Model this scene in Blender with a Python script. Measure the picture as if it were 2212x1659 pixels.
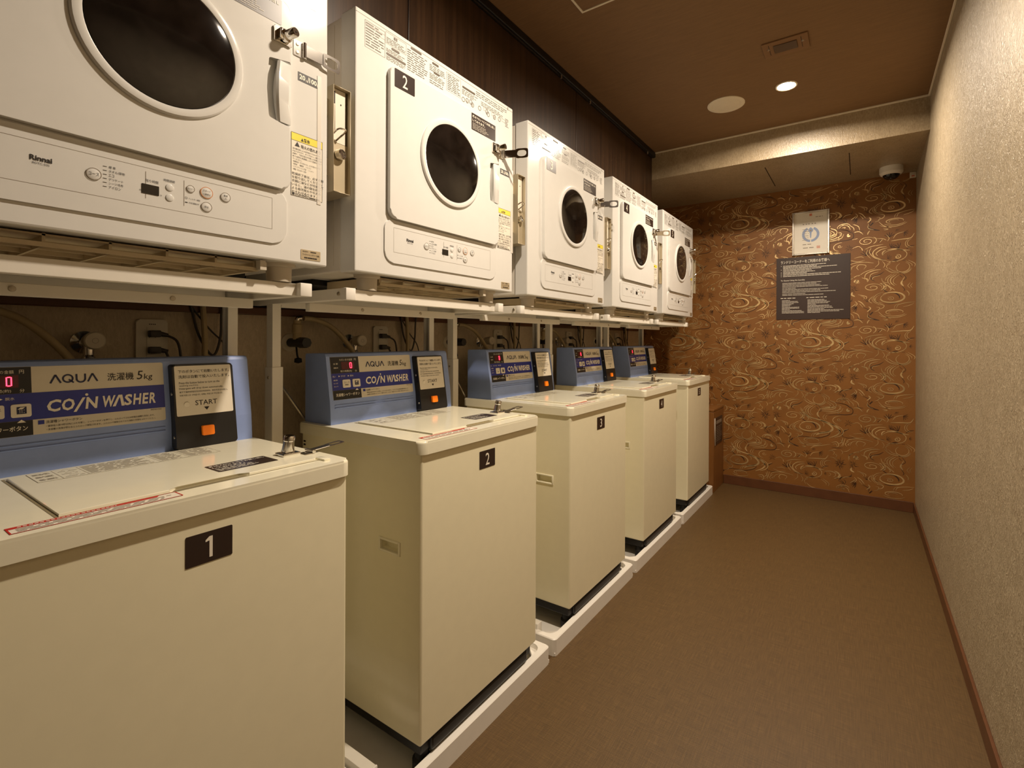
import bpy, bmesh, math, random
from mathutils import Vector, Matrix
PI = math.pi
sc = bpy.context.scene
for o in list(bpy.data.objects): bpy.data.objects.remove(o)
C = sc.collection

# ---------------------------------------------------------------- camera, world, exposure
cam = bpy.data.objects.new('camera', bpy.data.cameras.new('camera')); C.objects.link(cam)
cam.data.sensor_width = 36.0; cam.data.lens = 36.0 * 1062.34 / 2212
cam.data.shift_x = (1106 - 1152.7) / 2212; cam.data.shift_y = (732.86 - 829.5) / 2212
cam.data.clip_start = 0.02
cam.matrix_world = Matrix.Translation((0, 0, 1.1116)) @ Matrix.Rotation(0.5871, 4, 'Z') @ Matrix.Rotation(PI / 2, 4, 'X') @ Matrix.Rotation(0.004, 4, 'Z')
sc.camera = cam
w = bpy.data.worlds.new('world'); sc.world = w; w.use_nodes = True
w.node_tree.nodes['Background'].inputs[0].default_value = (0.9, 0.8, 0.65, 1)
w.node_tree.nodes['Background'].inputs[1].default_value = 0.02
vs = sc.view_settings; vs.view_transform = 'Standard'; vs.look = 'None'; vs.gamma = 1; vs.use_curve_mapping = False
vs.exposure = 0.0
LAMP_W, LAMP_COL = 26.8, (1.0, 0.84, 0.66)
LAMPS = [(-0.315, 2.75), (-0.315, 1.08)]

# ---------------------------------------------------------------- helpers
def lin(c): 
    return tuple((v / 255 / 12.92) if v / 255 <= 0.04045 else ((v / 255 + 0.055) / 1.055) ** 2.4 for v in c)
MATS = {}
def mat(name, col, rough=0.5, metal=0.0, spec=0.5, emit=0.0, var=0.04, vscale=30, bump=0.0, bscale=200, coat=0.0):
    m = bpy.data.materials.new(name); m.use_nodes = True; nt = m.node_tree; b = nt.nodes['Principled BSDF']
    c = lin(col)
    n = nt.nodes.new('ShaderNodeTexNoise'); n.inputs['Scale'].default_value = vscale; n.inputs['Detail'].default_value = 3
    tc = nt.nodes.new('ShaderNodeTexCoord'); nt.links.new(tc.outputs['Object'], n.inputs['Vector'])
    r = nt.nodes.new('ShaderNodeValToRGB')
    r.color_ramp.elements[0].position = 0.3; r.color_ramp.elements[1].position = 0.7
    r.color_ramp.elements[0].color = tuple(v * (1 - var) for v in c) + (1,)
    r.color_ramp.elements[1].color = tuple(min(1, v * (1 + var)) for v in c) + (1,)
    nt.links.new(n.outputs['Fac'], r.inputs['Fac']); nt.links.new(r.outputs['Color'], b.inputs['Base Color'])
    b.inputs['Roughness'].default_value = rough; b.inputs['Metallic'].default_value = metal
    b.inputs['Specular IOR Level'].default_value = spec; b.inputs['Coat Weight'].default_value = coat; b.inputs['Coat Roughness'].default_value = 0.05
    if emit:
        b.inputs['Emission Color'].default_value = c + (1,); b.inputs['Emission Strength'].default_value = emit
    if bump:
        n2 = nt.nodes.new('ShaderNodeTexNoise'); n2.inputs['Scale'].default_value = bscale; n2.inputs['Detail'].default_value = 4
        nt.links.new(tc.outputs['Object'], n2.inputs['Vector'])
        bp = nt.nodes.new('ShaderNodeBump'); bp.inputs['Strength'].default_value = bump; bp.inputs['Distance'].default_value = 0.002
        nt.links.new(n2.outputs['Fac'], bp.inputs['Height']); nt.links.new(bp.outputs['Normal'], b.inputs['Normal'])
    MATS[name] = m
    return m

class M:
    """collects geometry for one mesh object"""
    def __init__(s): s.v = []; s.f = []
    def add(s, vs_, fs):
        o = len(s.v); s.v += [tuple(v) for v in vs_]; s.f += [tuple(i + o for i in f) for f in fs]; return s
    def bm(s, b):
        b.verts.index_update(); s.add([v.co[:] for v in b.verts], [[v.index for v in f.verts] for f in b.faces]); b.free(); return s
    def box(s, x0, x1, y0, y1, z0, z1, bev=0, seg=2):
        v = [(x, y, z) for z in (z0, z1) for y in (y0, y1) for x in (x0, x1)]
        f = [(0, 2, 3, 1), (4, 5, 7, 6), (0, 1, 5, 4), (2, 6, 7, 3), (0, 4, 6, 2), (1, 3, 7, 5)]
        if not bev: return s.add(v, f)
        b = bmesh.new(); vv = [b.verts.new(p) for p in v]
        for q in f: b.faces.new([vv[i] for i in q])
        bmesh.ops.bevel(b, geom=list(b.edges), offset=bev, segments=seg, profile=0.5, affect='EDGES')
        return s.bm(b)
    def prism(s, pts, P, n0, n1, bev=0, seg=2):
        """extrude a 2D outline (counter-clockwise) from n0 to n1 on plane P; bev rounds the edge of the n1 face"""
        b = bmesh.new(); k = len(pts)
        lo = [b.verts.new(P(u, w_, n0)) for u, w_ in pts]; hi = [b.verts.new(P(u, w_, n1)) for u, w_ in pts]
        top = b.faces.new(hi); b.faces.new(lo[::-1])
        for i in range(k): b.faces.new((lo[i], lo[(i + 1) % k], hi[(i + 1) % k], hi[i]))
        if bev: bmesh.ops.bevel(b, geom=list(top.edges), offset=bev, segments=seg, profile=0.5, affect='EDGES')
        return s.bm(b)
    def quad(s, P, u0, u1, w0, w1, n=0.0004):
        return s.add([P(u0, w0, n), P(u1, w0, n), P(u1, w1, n), P(u0, w1, n)], [(0, 1, 2, 3)])
    def poly(s, P, pts, n=0.0004):
        return s.add([P(u, w_, n) for u, w_ in pts], [tuple(range(len(pts)))])
    def ring(s, P, cu, cw, r0, r1, n=0.0004, seg=28, a0=0, a1=2 * PI, kw=1.0):
        v = []
        for i in range(seg + 1):
            a = a0 + (a1 - a0) * i / seg
            v += [P(cu + r0 * math.cos(a), cw + kw * r0 * math.sin(a), n), P(cu + r1 * math.cos(a), cw + kw * r1 * math.sin(a), n)]
        return s.add(v, [(2 * i, 2 * i + 1, 2 * i + 3, 2 * i + 2) for i in range(seg)])
    def frame(s, P, u0, u1, w0, w1, t, n=0.0004):
        s.quad(P, u0, u1, w0, w0 + t, n); s.quad(P, u0, u1, w1 - t, w1, n)
        s.quad(P, u0, u0 + t, w0 + t, w1 - t, n); s.quad(P, u1 - t, u1, w0 + t, w1 - t, n); return s
    def disc(s, P, cu, cw, r, n=0.0004, seg=24):
        return s.poly(P, [(cu + r * math.cos(2 * PI * i / seg), cw + r * math.sin(2 * PI * i / seg)) for i in range(seg)], n)
    def cyl(s, p0, p1, r0, r1=None, seg=20, bev=0):
        r1 = r0 if r1 is None else r1; p0 = Vector(p0); p1 = Vector(p1); d = (p1 - p0).normalized(); L = (p1 - p0).length
        prof = [(0, 0), (r0, 0), (r1, L), (0, L)] if not bev else [(0, 0), (r0, 0), (r1, L - bev), (r1 - bev * .3, L - bev * .3), (r1 - bev, L), (0, L)]
        return s.lathe(prof, p0, d, seg)
    def lathe(s, prof, o, d, seg=32):
        """prof = [(radius, height)] turned about the axis through o along d"""
        d = Vector(d).normalized(); o = Vector(o); a = d.orthogonal().normalized(); b = d.cross(a)
        v = []; rows = []
        for r, h in prof:
            if r < 1e-6: rows.append([len(v)]); v.append(o + d * h)
            else:
                rows.append(list(range(len(v), len(v) + seg)))
                v += [o + d * h + (a * math.cos(2 * PI * i / seg) + b * math.sin(2 * PI * i / seg)) * r for i in range(seg)]
        f = []
        for p, q in zip(rows, rows[1:]):
            for i in range(seg):
                j = (i + 1) % seg
                if len(p) == 1 and len(q) == 1: continue
                if len(p) == 1: f.append((p[0], q[j], q[i]))
                elif len(q) == 1: f.append((p[i], p[j], q[0]))
                else: f.append((p[i], p[j], q[j], q[i]))
        return s.add(v, f)
    def tube(s, pts, r, seg=8, sub=6, cap=True):
        pts = smooth(pts, sub); v = []; f = []; k = len(pts); up = None
        for i, p in enumerate(pts):
            t = (pts[min(i + 1, k - 1)] - pts[max(i - 1, 0)]).normalized()
            a = t.orthogonal().normalized() if up is None else (up - t * up.dot(t)).normalized()
            up = a; b = t.cross(a)
            v += [p + (a * math.cos(2 * PI * j / seg) + b * math.sin(2 * PI * j / seg)) * r for j in range(seg)]
        for i in range(k - 1):
            for j in range(seg):
                f.append((i * seg + j, i * seg + (j + 1) % seg, (i + 1) * seg + (j + 1) % seg, (i + 1) * seg + j))
        if cap: f += [tuple(range(seg))[::-1], tuple(range((k - 1) * seg, k * seg))]
        return s.add(v, f)
def smooth(pts, sub):
    pts = [Vector(p) for p in pts]
    if sub <= 1 or len(pts) < 3: return pts
    out = []; P = [2 * pts[0] - pts[1]] + pts + [2 * pts[-1] - pts[-2]]
    for i in range(1, len(P) - 2):
        for k in range(sub):
            t = k / sub; a, b, c, d = P[i - 1], P[i], P[i + 1], P[i + 2]
            out.append(0.5 * ((2 * b) + (c - a) * t + (2 * a - 5 * b + 4 * c - d) * t * t + (3 * b - a - 3 * c + d) * t ** 3))
    return out + [pts[-1]]
def rrect(u0, u1, w0, w1, r, n=6):
    rs = r if isinstance(r, tuple) else (r,) * 4      # bl, br, tr, tl
    out = []
    for (cu, cw, a), q in zip(((u0, w0, PI), (u1, w0, 1.5 * PI), (u1, w1, 0), (u0, w1, .5 * PI)), rs):
        su = 1 if cu == u0 else -1; sw = 1 if cw == w0 else -1
        if q <= 0: out.append((cu, cw)); continue
        for i in range(n + 1):
            t = a + .5 * PI * i / n
            out.append((cu + su * q + q * math.cos(t), cw + sw * q + q * math.sin(t)))
    return out
YZ = lambda u, w_, n=0: (n, u, w_)
def LID(z): return lambda u, w_, n=0: (-w_, u, z + n)
def FAR(y): return lambda u, w_, n=0: (u, y - n, w_)
def XF(x): return lambda u, w_, n=0: (x + n, u, w_)
def CEIL(z): return lambda u, w_, n=0: (u, -w_, z - n)

def obj(name, m, material, parent=None, label=None, smooth_=True, kind=None):
    me = bpy.data.meshes.new(name); me.from_pydata(m.v, [], m.f); me.materials.append(MATS[material] if isinstance(material, str) else material)
    me.validate()
    if smooth_:
        me.set_sharp_from_angle(angle=math.radians(32))
        for p in me.polygons: p.use_smooth = len(p.vertices) <= 4 and p.area < 1.2e-3
    o = bpy.data.objects.new(name, me); C.objects.link(o)
    if parent is not None: o.parent = parent
    if label: o['label'] = label
    if kind: o['kind'] = kind
    return o
def tag(o, label, cat, group=None, kind=None):
    o['label'] = label; o['category'] = cat
    if group: o['group'] = group
    if kind: o['kind'] = kind
    return o
def empty(name, loc, label, cat, group=None):
    o = bpy.data.objects.new(name, None); C.objects.link(o); o.location = loc; o.empty_display_size = 0.05
    return tag(o, label, cat, group)
def copy_tree(o, parent=None):
    c = o.copy(); C.objects.link(c); c.parent = parent
    for ch in list(o.children): copy_tree(ch, c)
    return c

# lettering: text curves turned into flat meshes and fitted into a rectangle
TXT = {}
def glyphs(s_, bold):
    k = (s_, bold)
    if k not in TXT:
        cu = bpy.data.curves.new('lettering', 'FONT'); cu.body = s_; cu.size = 1; cu.offset = bold; cu.resolution_u = 2; cu.fill_mode = 'FRONT'
        o = bpy.data.objects.new('lettering', cu); C.objects.link(o)
        dg = bpy.context.evaluated_depsgraph_get(); dg.update(); e = o.evaluated_get(dg); me = e.to_mesh()
        v = [(p.co.x, p.co.y) for p in me.vertices]; f = [tuple(p.vertices) for p in me.polygons]
        e.to_mesh_clear(); bpy.data.objects.remove(o); bpy.data.curves.remove(cu)
        x0 = min(p[0] for p in v); x1 = max(p[0] for p in v); y0 = min(p[1] for p in v); y1 = max(p[1] for p in v)
        TXT[k] = ([((x - x0) / (x1 - x0), (y - y0) / (y1 - y0)) for x, y in v], f, (x1 - x0) / (y1 - y0))
    return TXT[k]
def text(m, P, s_, u0, w0, u1, w1, bold=0.0, n=0.0006, shear=0.0):
    v, f, asp = glyphs(s_, bold)
    if u1 is None: u1 = u0 + (w1 - w0) * asp
    fs = f
    return m.add([P(u0 + x * (u1 - u0) + shear * y * (w1 - w0), w0 + y * (w1 - w0), n) for x, y in v], fs)
RND = random.Random(7)
def fine(m, P, u0, u1, w0, w1, rows, n=0.0006, fill=0.5, ragged=0.25, lo=1.5, hi=4.0, gap=0.7):
    """print too small to read: rows of short dashes"""
    h = (w1 - w0) / rows
    for r in range(rows):
        wb = w1 - (r + 0.5 + fill / 2) * h; u = u0; end = u1 - RND.random() * ragged * (u1 - u0)
        while u < end - h * .3:
            L = min(h * RND.uniform(lo, hi), end - u)
            m.quad(P, u, u + L, wb, wb + h * fill, n); u += L + h * gap * RND.uniform(.5, 1.2)
    return m

def digit(m, P, k, uc, w0, w1):
    h = w1 - w0
    if k > 1: return text(m, P, str(k), uc - h * .25, w0, uc + h * .25, w1, .004)
    m.quad(P, uc - h * .02, uc + h * .12, w0, w1, .0006)
    return m.poly(P, [(uc - h * .19, w1 - h * .24), (uc - h * .19, w1 - h * .15), (uc - h * .02, w1), (uc - h * .02, w1 - h * .2)][::-1], .0006)

# ---------------------------------------------------------------- materials
mat('dryer_white', (226, 225, 221), 0.12, spec=0.45, var=0.012)
mat('dryer_door', (225, 224, 220), 0.14, spec=0.45, var=0.012)
mat('dryer_side', (222, 216, 206), 0.35, var=0.012)
mat('plastic_grey', (205, 196, 180), 0.45, var=0.03)
mat('filter_plastic', (196, 180, 150), 0.6, var=0.05)
mat('cream', (241, 236, 212), 0.12, spec=0.5, var=0.012)
mat('cream_side', (241, 234, 203), 0.16, spec=0.5, var=0.012)
mat('blue_housing', (142, 164, 220), 0.4, var=0.03, bump=0.08, bscale=900)
mat('blue_print', (38, 48, 140), 0.35, var=0.05)
mat('sheet_beige', (216, 207, 188), 0.35, var=0.02)
mat('sheet_white', (236, 228, 212), 0.4, var=0.02)
mat('black_plastic', (22, 20, 20), 0.38, var=0.1)
mat('black_base', (20, 18, 17), 0.5, var=0.1)
mat('black_print', (34, 28, 26), 0.5, var=0.05)
mat('grey_print', (140, 128, 112), 0.5, var=0.05)
mat('instruction_grey', (100, 90, 78), 0.5, var=0.05)
mat('navy_print', (30, 36, 70), 0.5, var=0.05)
mat('white_print', (240, 232, 215), 0.5, var=0.02)
mat('plate_brown', (48, 34, 28), 0.35, var=0.05)
mat('yellow', (246, 222, 70), 0.45, var=0.03)
mat('red_print', (190, 42, 32), 0.45, var=0.04)
mat('orange_button', (255, 128, 24), 0.3, emit=0.12, var=0.03)
mat('orange_print', (214, 140, 80), 0.4, var=0.03)
mat('chrome', (225, 222, 216), 0.12, metal=1.0, var=0.03)
mat('steel', (190, 182, 168), 0.3, metal=1.0, var=0.05, vscale=80)
mat('coin_steel', (190, 178, 152), 0.42, metal=0.35, var=0.03)
mat('tag_metal', (196, 180, 150), 0.4, metal=0.4, var=0.03)
mat('led', (255, 40, 60), 0.4, emit=9.0, var=0.0)
mat('led_window', (70, 6, 10), 0.25, emit=0.12, var=0.1)  # dark red filter; faint emission paints the halo around the lit digit
mat('white_steel', (236, 231, 220), 0.35, var=0.015)
mat('tray_white', (240, 236, 228), 0.4, var=0.015)
mat('glass_dark', (24, 19, 16), 0.06, spec=0.5, var=0.5, vscale=25)
mat('rubber', (18, 17, 16), 0.7, var=0.1)
mat('hose', (180, 160, 120), 0.5, var=0.05)
mat('cord', (60, 52, 44), 0.5, var=0.08)
mat('outlet', (214, 204, 182), 0.4, var=0.02)
mat('tap_beige', (214, 202, 178), 0.4, var=0.03)
mat('rail_black', (14, 11, 9), 0.4, var=0.1)
mat('off_white', (226, 214, 190), 0.5, var=0.02)
mat('brown_board', (96, 58, 32), 0.42, var=0.12, vscale=14)
mat('groove', (150, 138, 108), 0.5)  # darker beige: recess shading of the washer lid put into colour
mat('slit_black', (40, 28, 16), 0.7, var=0.1)
mat('frame_silver', (216, 210, 200), 0.25, metal=0.8, var=0.03)
mat('paper', (238, 232, 218), 0.4, var=0.015)
mat('pale_blue_print', (150, 168, 205), 0.5, var=0.04)
mat('pale_red_print', (215, 130, 100), 0.5, var=0.04)
mat('emblem_grey', (150, 140, 125), 0.5, var=0.05)
mat('notice_brown', (56, 38, 30), 0.45, var=0.04)
mat('dome_black', (12, 11, 12), 0.06, var=0.1)
mat('sensor_grey', (84, 66, 50), 0.35, var=0.05)
mat('ceiling_plate', (126, 92, 58), 0.6, var=0.03)
mat('gold_print', (224, 192, 138), 0.34, metal=0.6, var=0.3, vscale=9, bump=0.3, bscale=90)
mat('dark_print', (60, 34, 14), 0.5, var=0.1)
mat('lens_glow', (255, 232, 196), 0.4, emit=60.0, var=0.0)

def nodes(name):
    m = bpy.data.materials.new(name); m.use_nodes = True; MATS[name] = m
    nt = m.node_tree; return nt, nt.nodes['Principled BSDF'], nt.nodes.new, nt.links.new
def noise(nt, vec, scale, detail=4, rough=0.55, dist=0.0):
    n = nt.nodes.new('ShaderNodeTexNoise'); n.inputs['Scale'].default_value = scale; n.inputs['Detail'].default_value = detail
    n.inputs['Roughness'].default_value = rough; n.inputs['Distortion'].default_value = dist; nt.links.new(vec, n.inputs['Vector']); return n
def mapped(nt, scale, rot=(0, 0, 0)):
    tc = nt.nodes.new('ShaderNodeTexCoord'); mp = nt.nodes.new('ShaderNodeMapping'); mp.inputs['Scale'].default_value = scale; mp.inputs['Rotation'].default_value = rot
    nt.links.new(tc.outputs['Object'], mp.inputs['Vector']); return mp.outputs['Vector']
def ramp(nt, fac, stops):
    r = nt.nodes.new('ShaderNodeValToRGB'); e = r.color_ramp.elements
    while len(e) < len(stops): e.new(0.5)
    for k, (p, c) in zip(e, stops): k.position = p; k.color = (lin(c) if len(c) == 3 else c[:3]) + (1,)
    nt.links.new(fac, r.inputs['Fac']); return r
def bump(nt, h, strength, dist, b):
    bp = nt.nodes.new('ShaderNodeBump'); bp.inputs['Strength'].default_value = strength; bp.inputs['Distance'].default_value = dist
    nt.links.new(h, bp.inputs['Height']); nt.links.new(bp.outputs['Normal'], b.inputs['Normal']); return bp
def mix(nt, a, b_, fac, mode='MIX'):
    x = nt.nodes.new('ShaderNodeMix'); x.data_type = 'RGBA'; x.blend_type = mode
    if isinstance(fac, float): x.inputs['Factor'].default_value = fac
    else: nt.links.new(fac, x.inputs['Factor'])
    nt.links.new(a, x.inputs['A']); nt.links.new(b_, x.inputs['B']); return x.outputs['Result']
def madd(nt, op, a, b_):
    x = nt.nodes.new('ShaderNodeMath'); x.operation = op
    for i, q in enumerate((a, b_)):
        if isinstance(q, (int, float)): x.inputs[i].default_value = q
        else: nt.links.new(q, x.inputs[i])
    return x.outputs[0]

# fibrous pearly wallpaper: short crossed fibres in relief
def wallpaper(name, c0, c1, axis, strength=0.7, rough=0.36, spec=0.6):
    nt, b, N, L = nodes(name)
    s1, s2 = ((60, 170, 45), (60, 130, 70)) if axis == 'x' else ((170, 60, 45), (130, 60, 70))
    r1 = (0.35, 0, 0) if axis == 'x' else (0, 0.35, 0); r2 = (-0.5, 0, 0) if axis == 'x' else (0, -0.5, 0)
    f1 = noise(nt, mapped(nt, s1, r1), 1.0, 3, 0.6, 0.6).outputs['Fac']; f2 = noise(nt, mapped(nt, s2, r2), 1.0, 3, 0.6, 0.9).outputs['Fac']
    f = madd(nt, 'MAXIMUM', f1, f2); big = noise(nt, mapped(nt, (1, 1, 1)), 18, 3).outputs['Fac']
    tot = madd(nt, 'ADD', madd(nt, 'MULTIPLY', f, 0.75), madd(nt, 'MULTIPLY', big, 0.25))
    r = ramp(nt, tot, [(0.38, c0), (0.66, c1)]); L(r.outputs['Color'], b.inputs['Base Color'])
    b.inputs['Roughness'].default_value = rough; b.inputs['Specular IOR Level'].default_value = spec
    bump(nt, f, strength, 0.008 if axis == 'x' else 0.004, b)
wallpaper('wall_fibre', (156, 140, 114), (192, 177, 150), 'x', 1.0, rough=0.36, spec=0.4)
wallpaper('beam_fibre', (144, 126, 98), (178, 160, 130), 'y', 0.35)
wallpaper('left_fibre', (184, 166, 138), (208, 190, 162), 'x', 0.3, rough=0.5, spec=0.4)

# woven vinyl floor
nt, b, N, L = nodes('woven_floor')
vec = mapped(nt, (1, 1, 1)); sep = N('ShaderNodeSeparateXYZ'); L(vec, sep.inputs[0])
jx = noise(nt, mapped(nt, (400, 14, 1)), 1.0, 2).outputs['Fac']; jy = noise(nt, mapped(nt, (14, 400, 1)), 1.0, 2).outputs['Fac']
wx = madd(nt, 'SINE', madd(nt, 'MULTIPLY', sep.outputs['X'], 1400.0), 0); wy = madd(nt, 'SINE', madd(nt, 'MULTIPLY', sep.outputs['Y'], 1400.0), 0)
wv = madd(nt, 'MULTIPLY', wx, wy)
mixv = madd(nt, 'ADD', madd(nt, 'MULTIPLY', madd(nt, 'ADD', jx, jy), 0.42), madd(nt, 'MULTIPLY', wv, 0.09))
r = ramp(nt, mixv, [(0.28, (78, 58, 31)), (0.45, (94, 71, 39)), (0.62, (112, 86, 50))]); L(r.outputs['Color'], b.inputs['Base Color'])
b.inputs['Roughness'].default_value = 0.5; b.inputs['Specular IOR Level'].default_value = 0.45
bump(nt, mixv, 0.5, 0.0012, b)

# brown matt ceiling paper
nt, b, N, L = nodes('ceiling_paper')
f = noise(nt, mapped(nt, (1, 14, 1)), 14, 3).outputs['Fac']
r = ramp(nt, f, [(0.3, (120, 90, 56)), (0.7, (130, 98, 62))]); L(r.outputs['Color'], b.inputs['Base Color']); b.inputs['Roughness'].default_value = 0.7
bump(nt, noise(nt, mapped(nt, (1, 1, 1)), 300, 3).outputs['Fac'], 0.1, 0.001, b)

# dark walnut, grain running up
def wood(name, stops, scale, rough=0.35):
    nt, b, N, L = nodes(name)
    f = noise(nt, mapped(nt, scale), 1.0, 5, 0.6, 0.4).outputs['Fac']; r = ramp(nt, f, stops)
    L(r.outputs['Color'], b.inputs['Base Color']); b.inputs['Roughness'].default_value = rough; b.inputs['Specular IOR Level'].default_value = 0.4
    bump(nt, f, 0.08, 0.001, b)
wood('walnut', [(0.3, (46, 31, 20)), (0.5, (58, 40, 26)), (0.72, (74, 52, 34))], (60, 60, 1.5))
wood('box_wood', [(0.3, (120, 78, 36)), (0.7, (140, 92, 44))], (40, 40, 2), 0.45)
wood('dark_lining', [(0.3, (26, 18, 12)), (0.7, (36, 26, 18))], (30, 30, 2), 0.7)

# ochre wallpaper ground (the swirls printed on it are laid over it)
nt, b, N, L = nodes('ochre_paper')
f = noise(nt, mapped(nt, (1, 1, 1)), 7, 4).outputs['Fac']; r = ramp(nt, f, [(0.3, (130, 84, 34)), (0.7, (142, 93, 39))])
L(r.outputs['Color'], b.inputs['Base Color']); b.inputs['Roughness'].default_value = 0.5
bump(nt, noise(nt, mapped(nt, (1, 1, 1)), 500, 2).outputs['Fac'], 0.15, 0.001, b)

# ---------------------------------------------------------------- the room
XL, XR, YB, YF, ZC = -1.57, 0.295, -2.2, 4.01, 2.387
YBM, ZBM, XP = 3.25, 2.2046, -1.195
def structure(name, m, material, label, cat, parent=None):
    o = obj(name, m, material, parent); o['kind'] = 'structure'; return tag(o, label, cat)
structure('floor', M().box(XL - .1, XR + .1, YB, YF + .1, -0.1, 0), 'woven_floor', 'brown woven vinyl floor of the laundry corridor', 'floor')
structure('ceiling', M().box(XL - .1, XR + .1, YB, YF + .1, ZC, ZC + .1), 'ceiling_paper', 'brown matt ceiling with a downlight and speaker', 'ceiling')
structure('wall_right', M().box(XR, XR + .1, YB, YF + .1, 0, ZC), 'wall_fibre', 'pearly beige fibre wallpaper on the right-hand wall', 'wall')
structure('wall_back', M().box(XL - .1, XR + .1, YB - .1, YB, 0, ZC), 'wall_fibre', 'beige wall behind the camera', 'wall')
far = structure('wall_far', M().box(XL - .1, XR + .1, YF, YF + .1, 0, ZC), 'ochre_paper', 'ochre wallpaper with gold swirls on the end wall', 'wall')
structure('wall_left', M().box(XL - .1, XL, YB, YF, 0, 1.192), 'left_fibre', 'dim beige lower wall behind the washing machines', 'wall')
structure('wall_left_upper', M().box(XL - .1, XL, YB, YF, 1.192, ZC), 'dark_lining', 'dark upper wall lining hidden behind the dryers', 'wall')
structure('trim_1', M().box(XL, XL + .022, YB, YF, 1.183, 1.207, .003), 'brown_board', 'dark brown wooden rail along the wall behind the washers', 'rail')
beam = structure('trim_2', M().box(XL, XR, YBM, YF, ZBM, ZC), 'beam_fibre', 'beige papered ceiling beam in front of the end wall', 'beam')
for x in (-0.509, -0.06):
    obj('joint', M().box(x - .0022, x + .0022, 3.40, 3.85, ZBM - .0012, ZBM), 'slit_black', beam)
structure('trim_3', M().box(XP + .02, XR, YBM - .009, YBM, ZC - .009, ZC, .002), 'off_white', 'thin moulding where ceiling meets the beam', 'moulding')
structure('trim_4', M().box(XR - .009, XR, YB, YBM - .009, ZC - .009, ZC, .002), 'off_white', 'thin moulding where ceiling meets the right wall', 'moulding')
structure('baseboard_right', M().box(XR - .009, XR, YB, YF, 0, .062, .002), 'brown_board', 'brown skirting board along the right wall', 'baseboard')
structure('baseboard_far', M().box(-0.886, XR - .009, YF - .009, YF, 0, .068, .002), 'brown_board', 'reddish brown skirting board along the end wall', 'baseboard')

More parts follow.
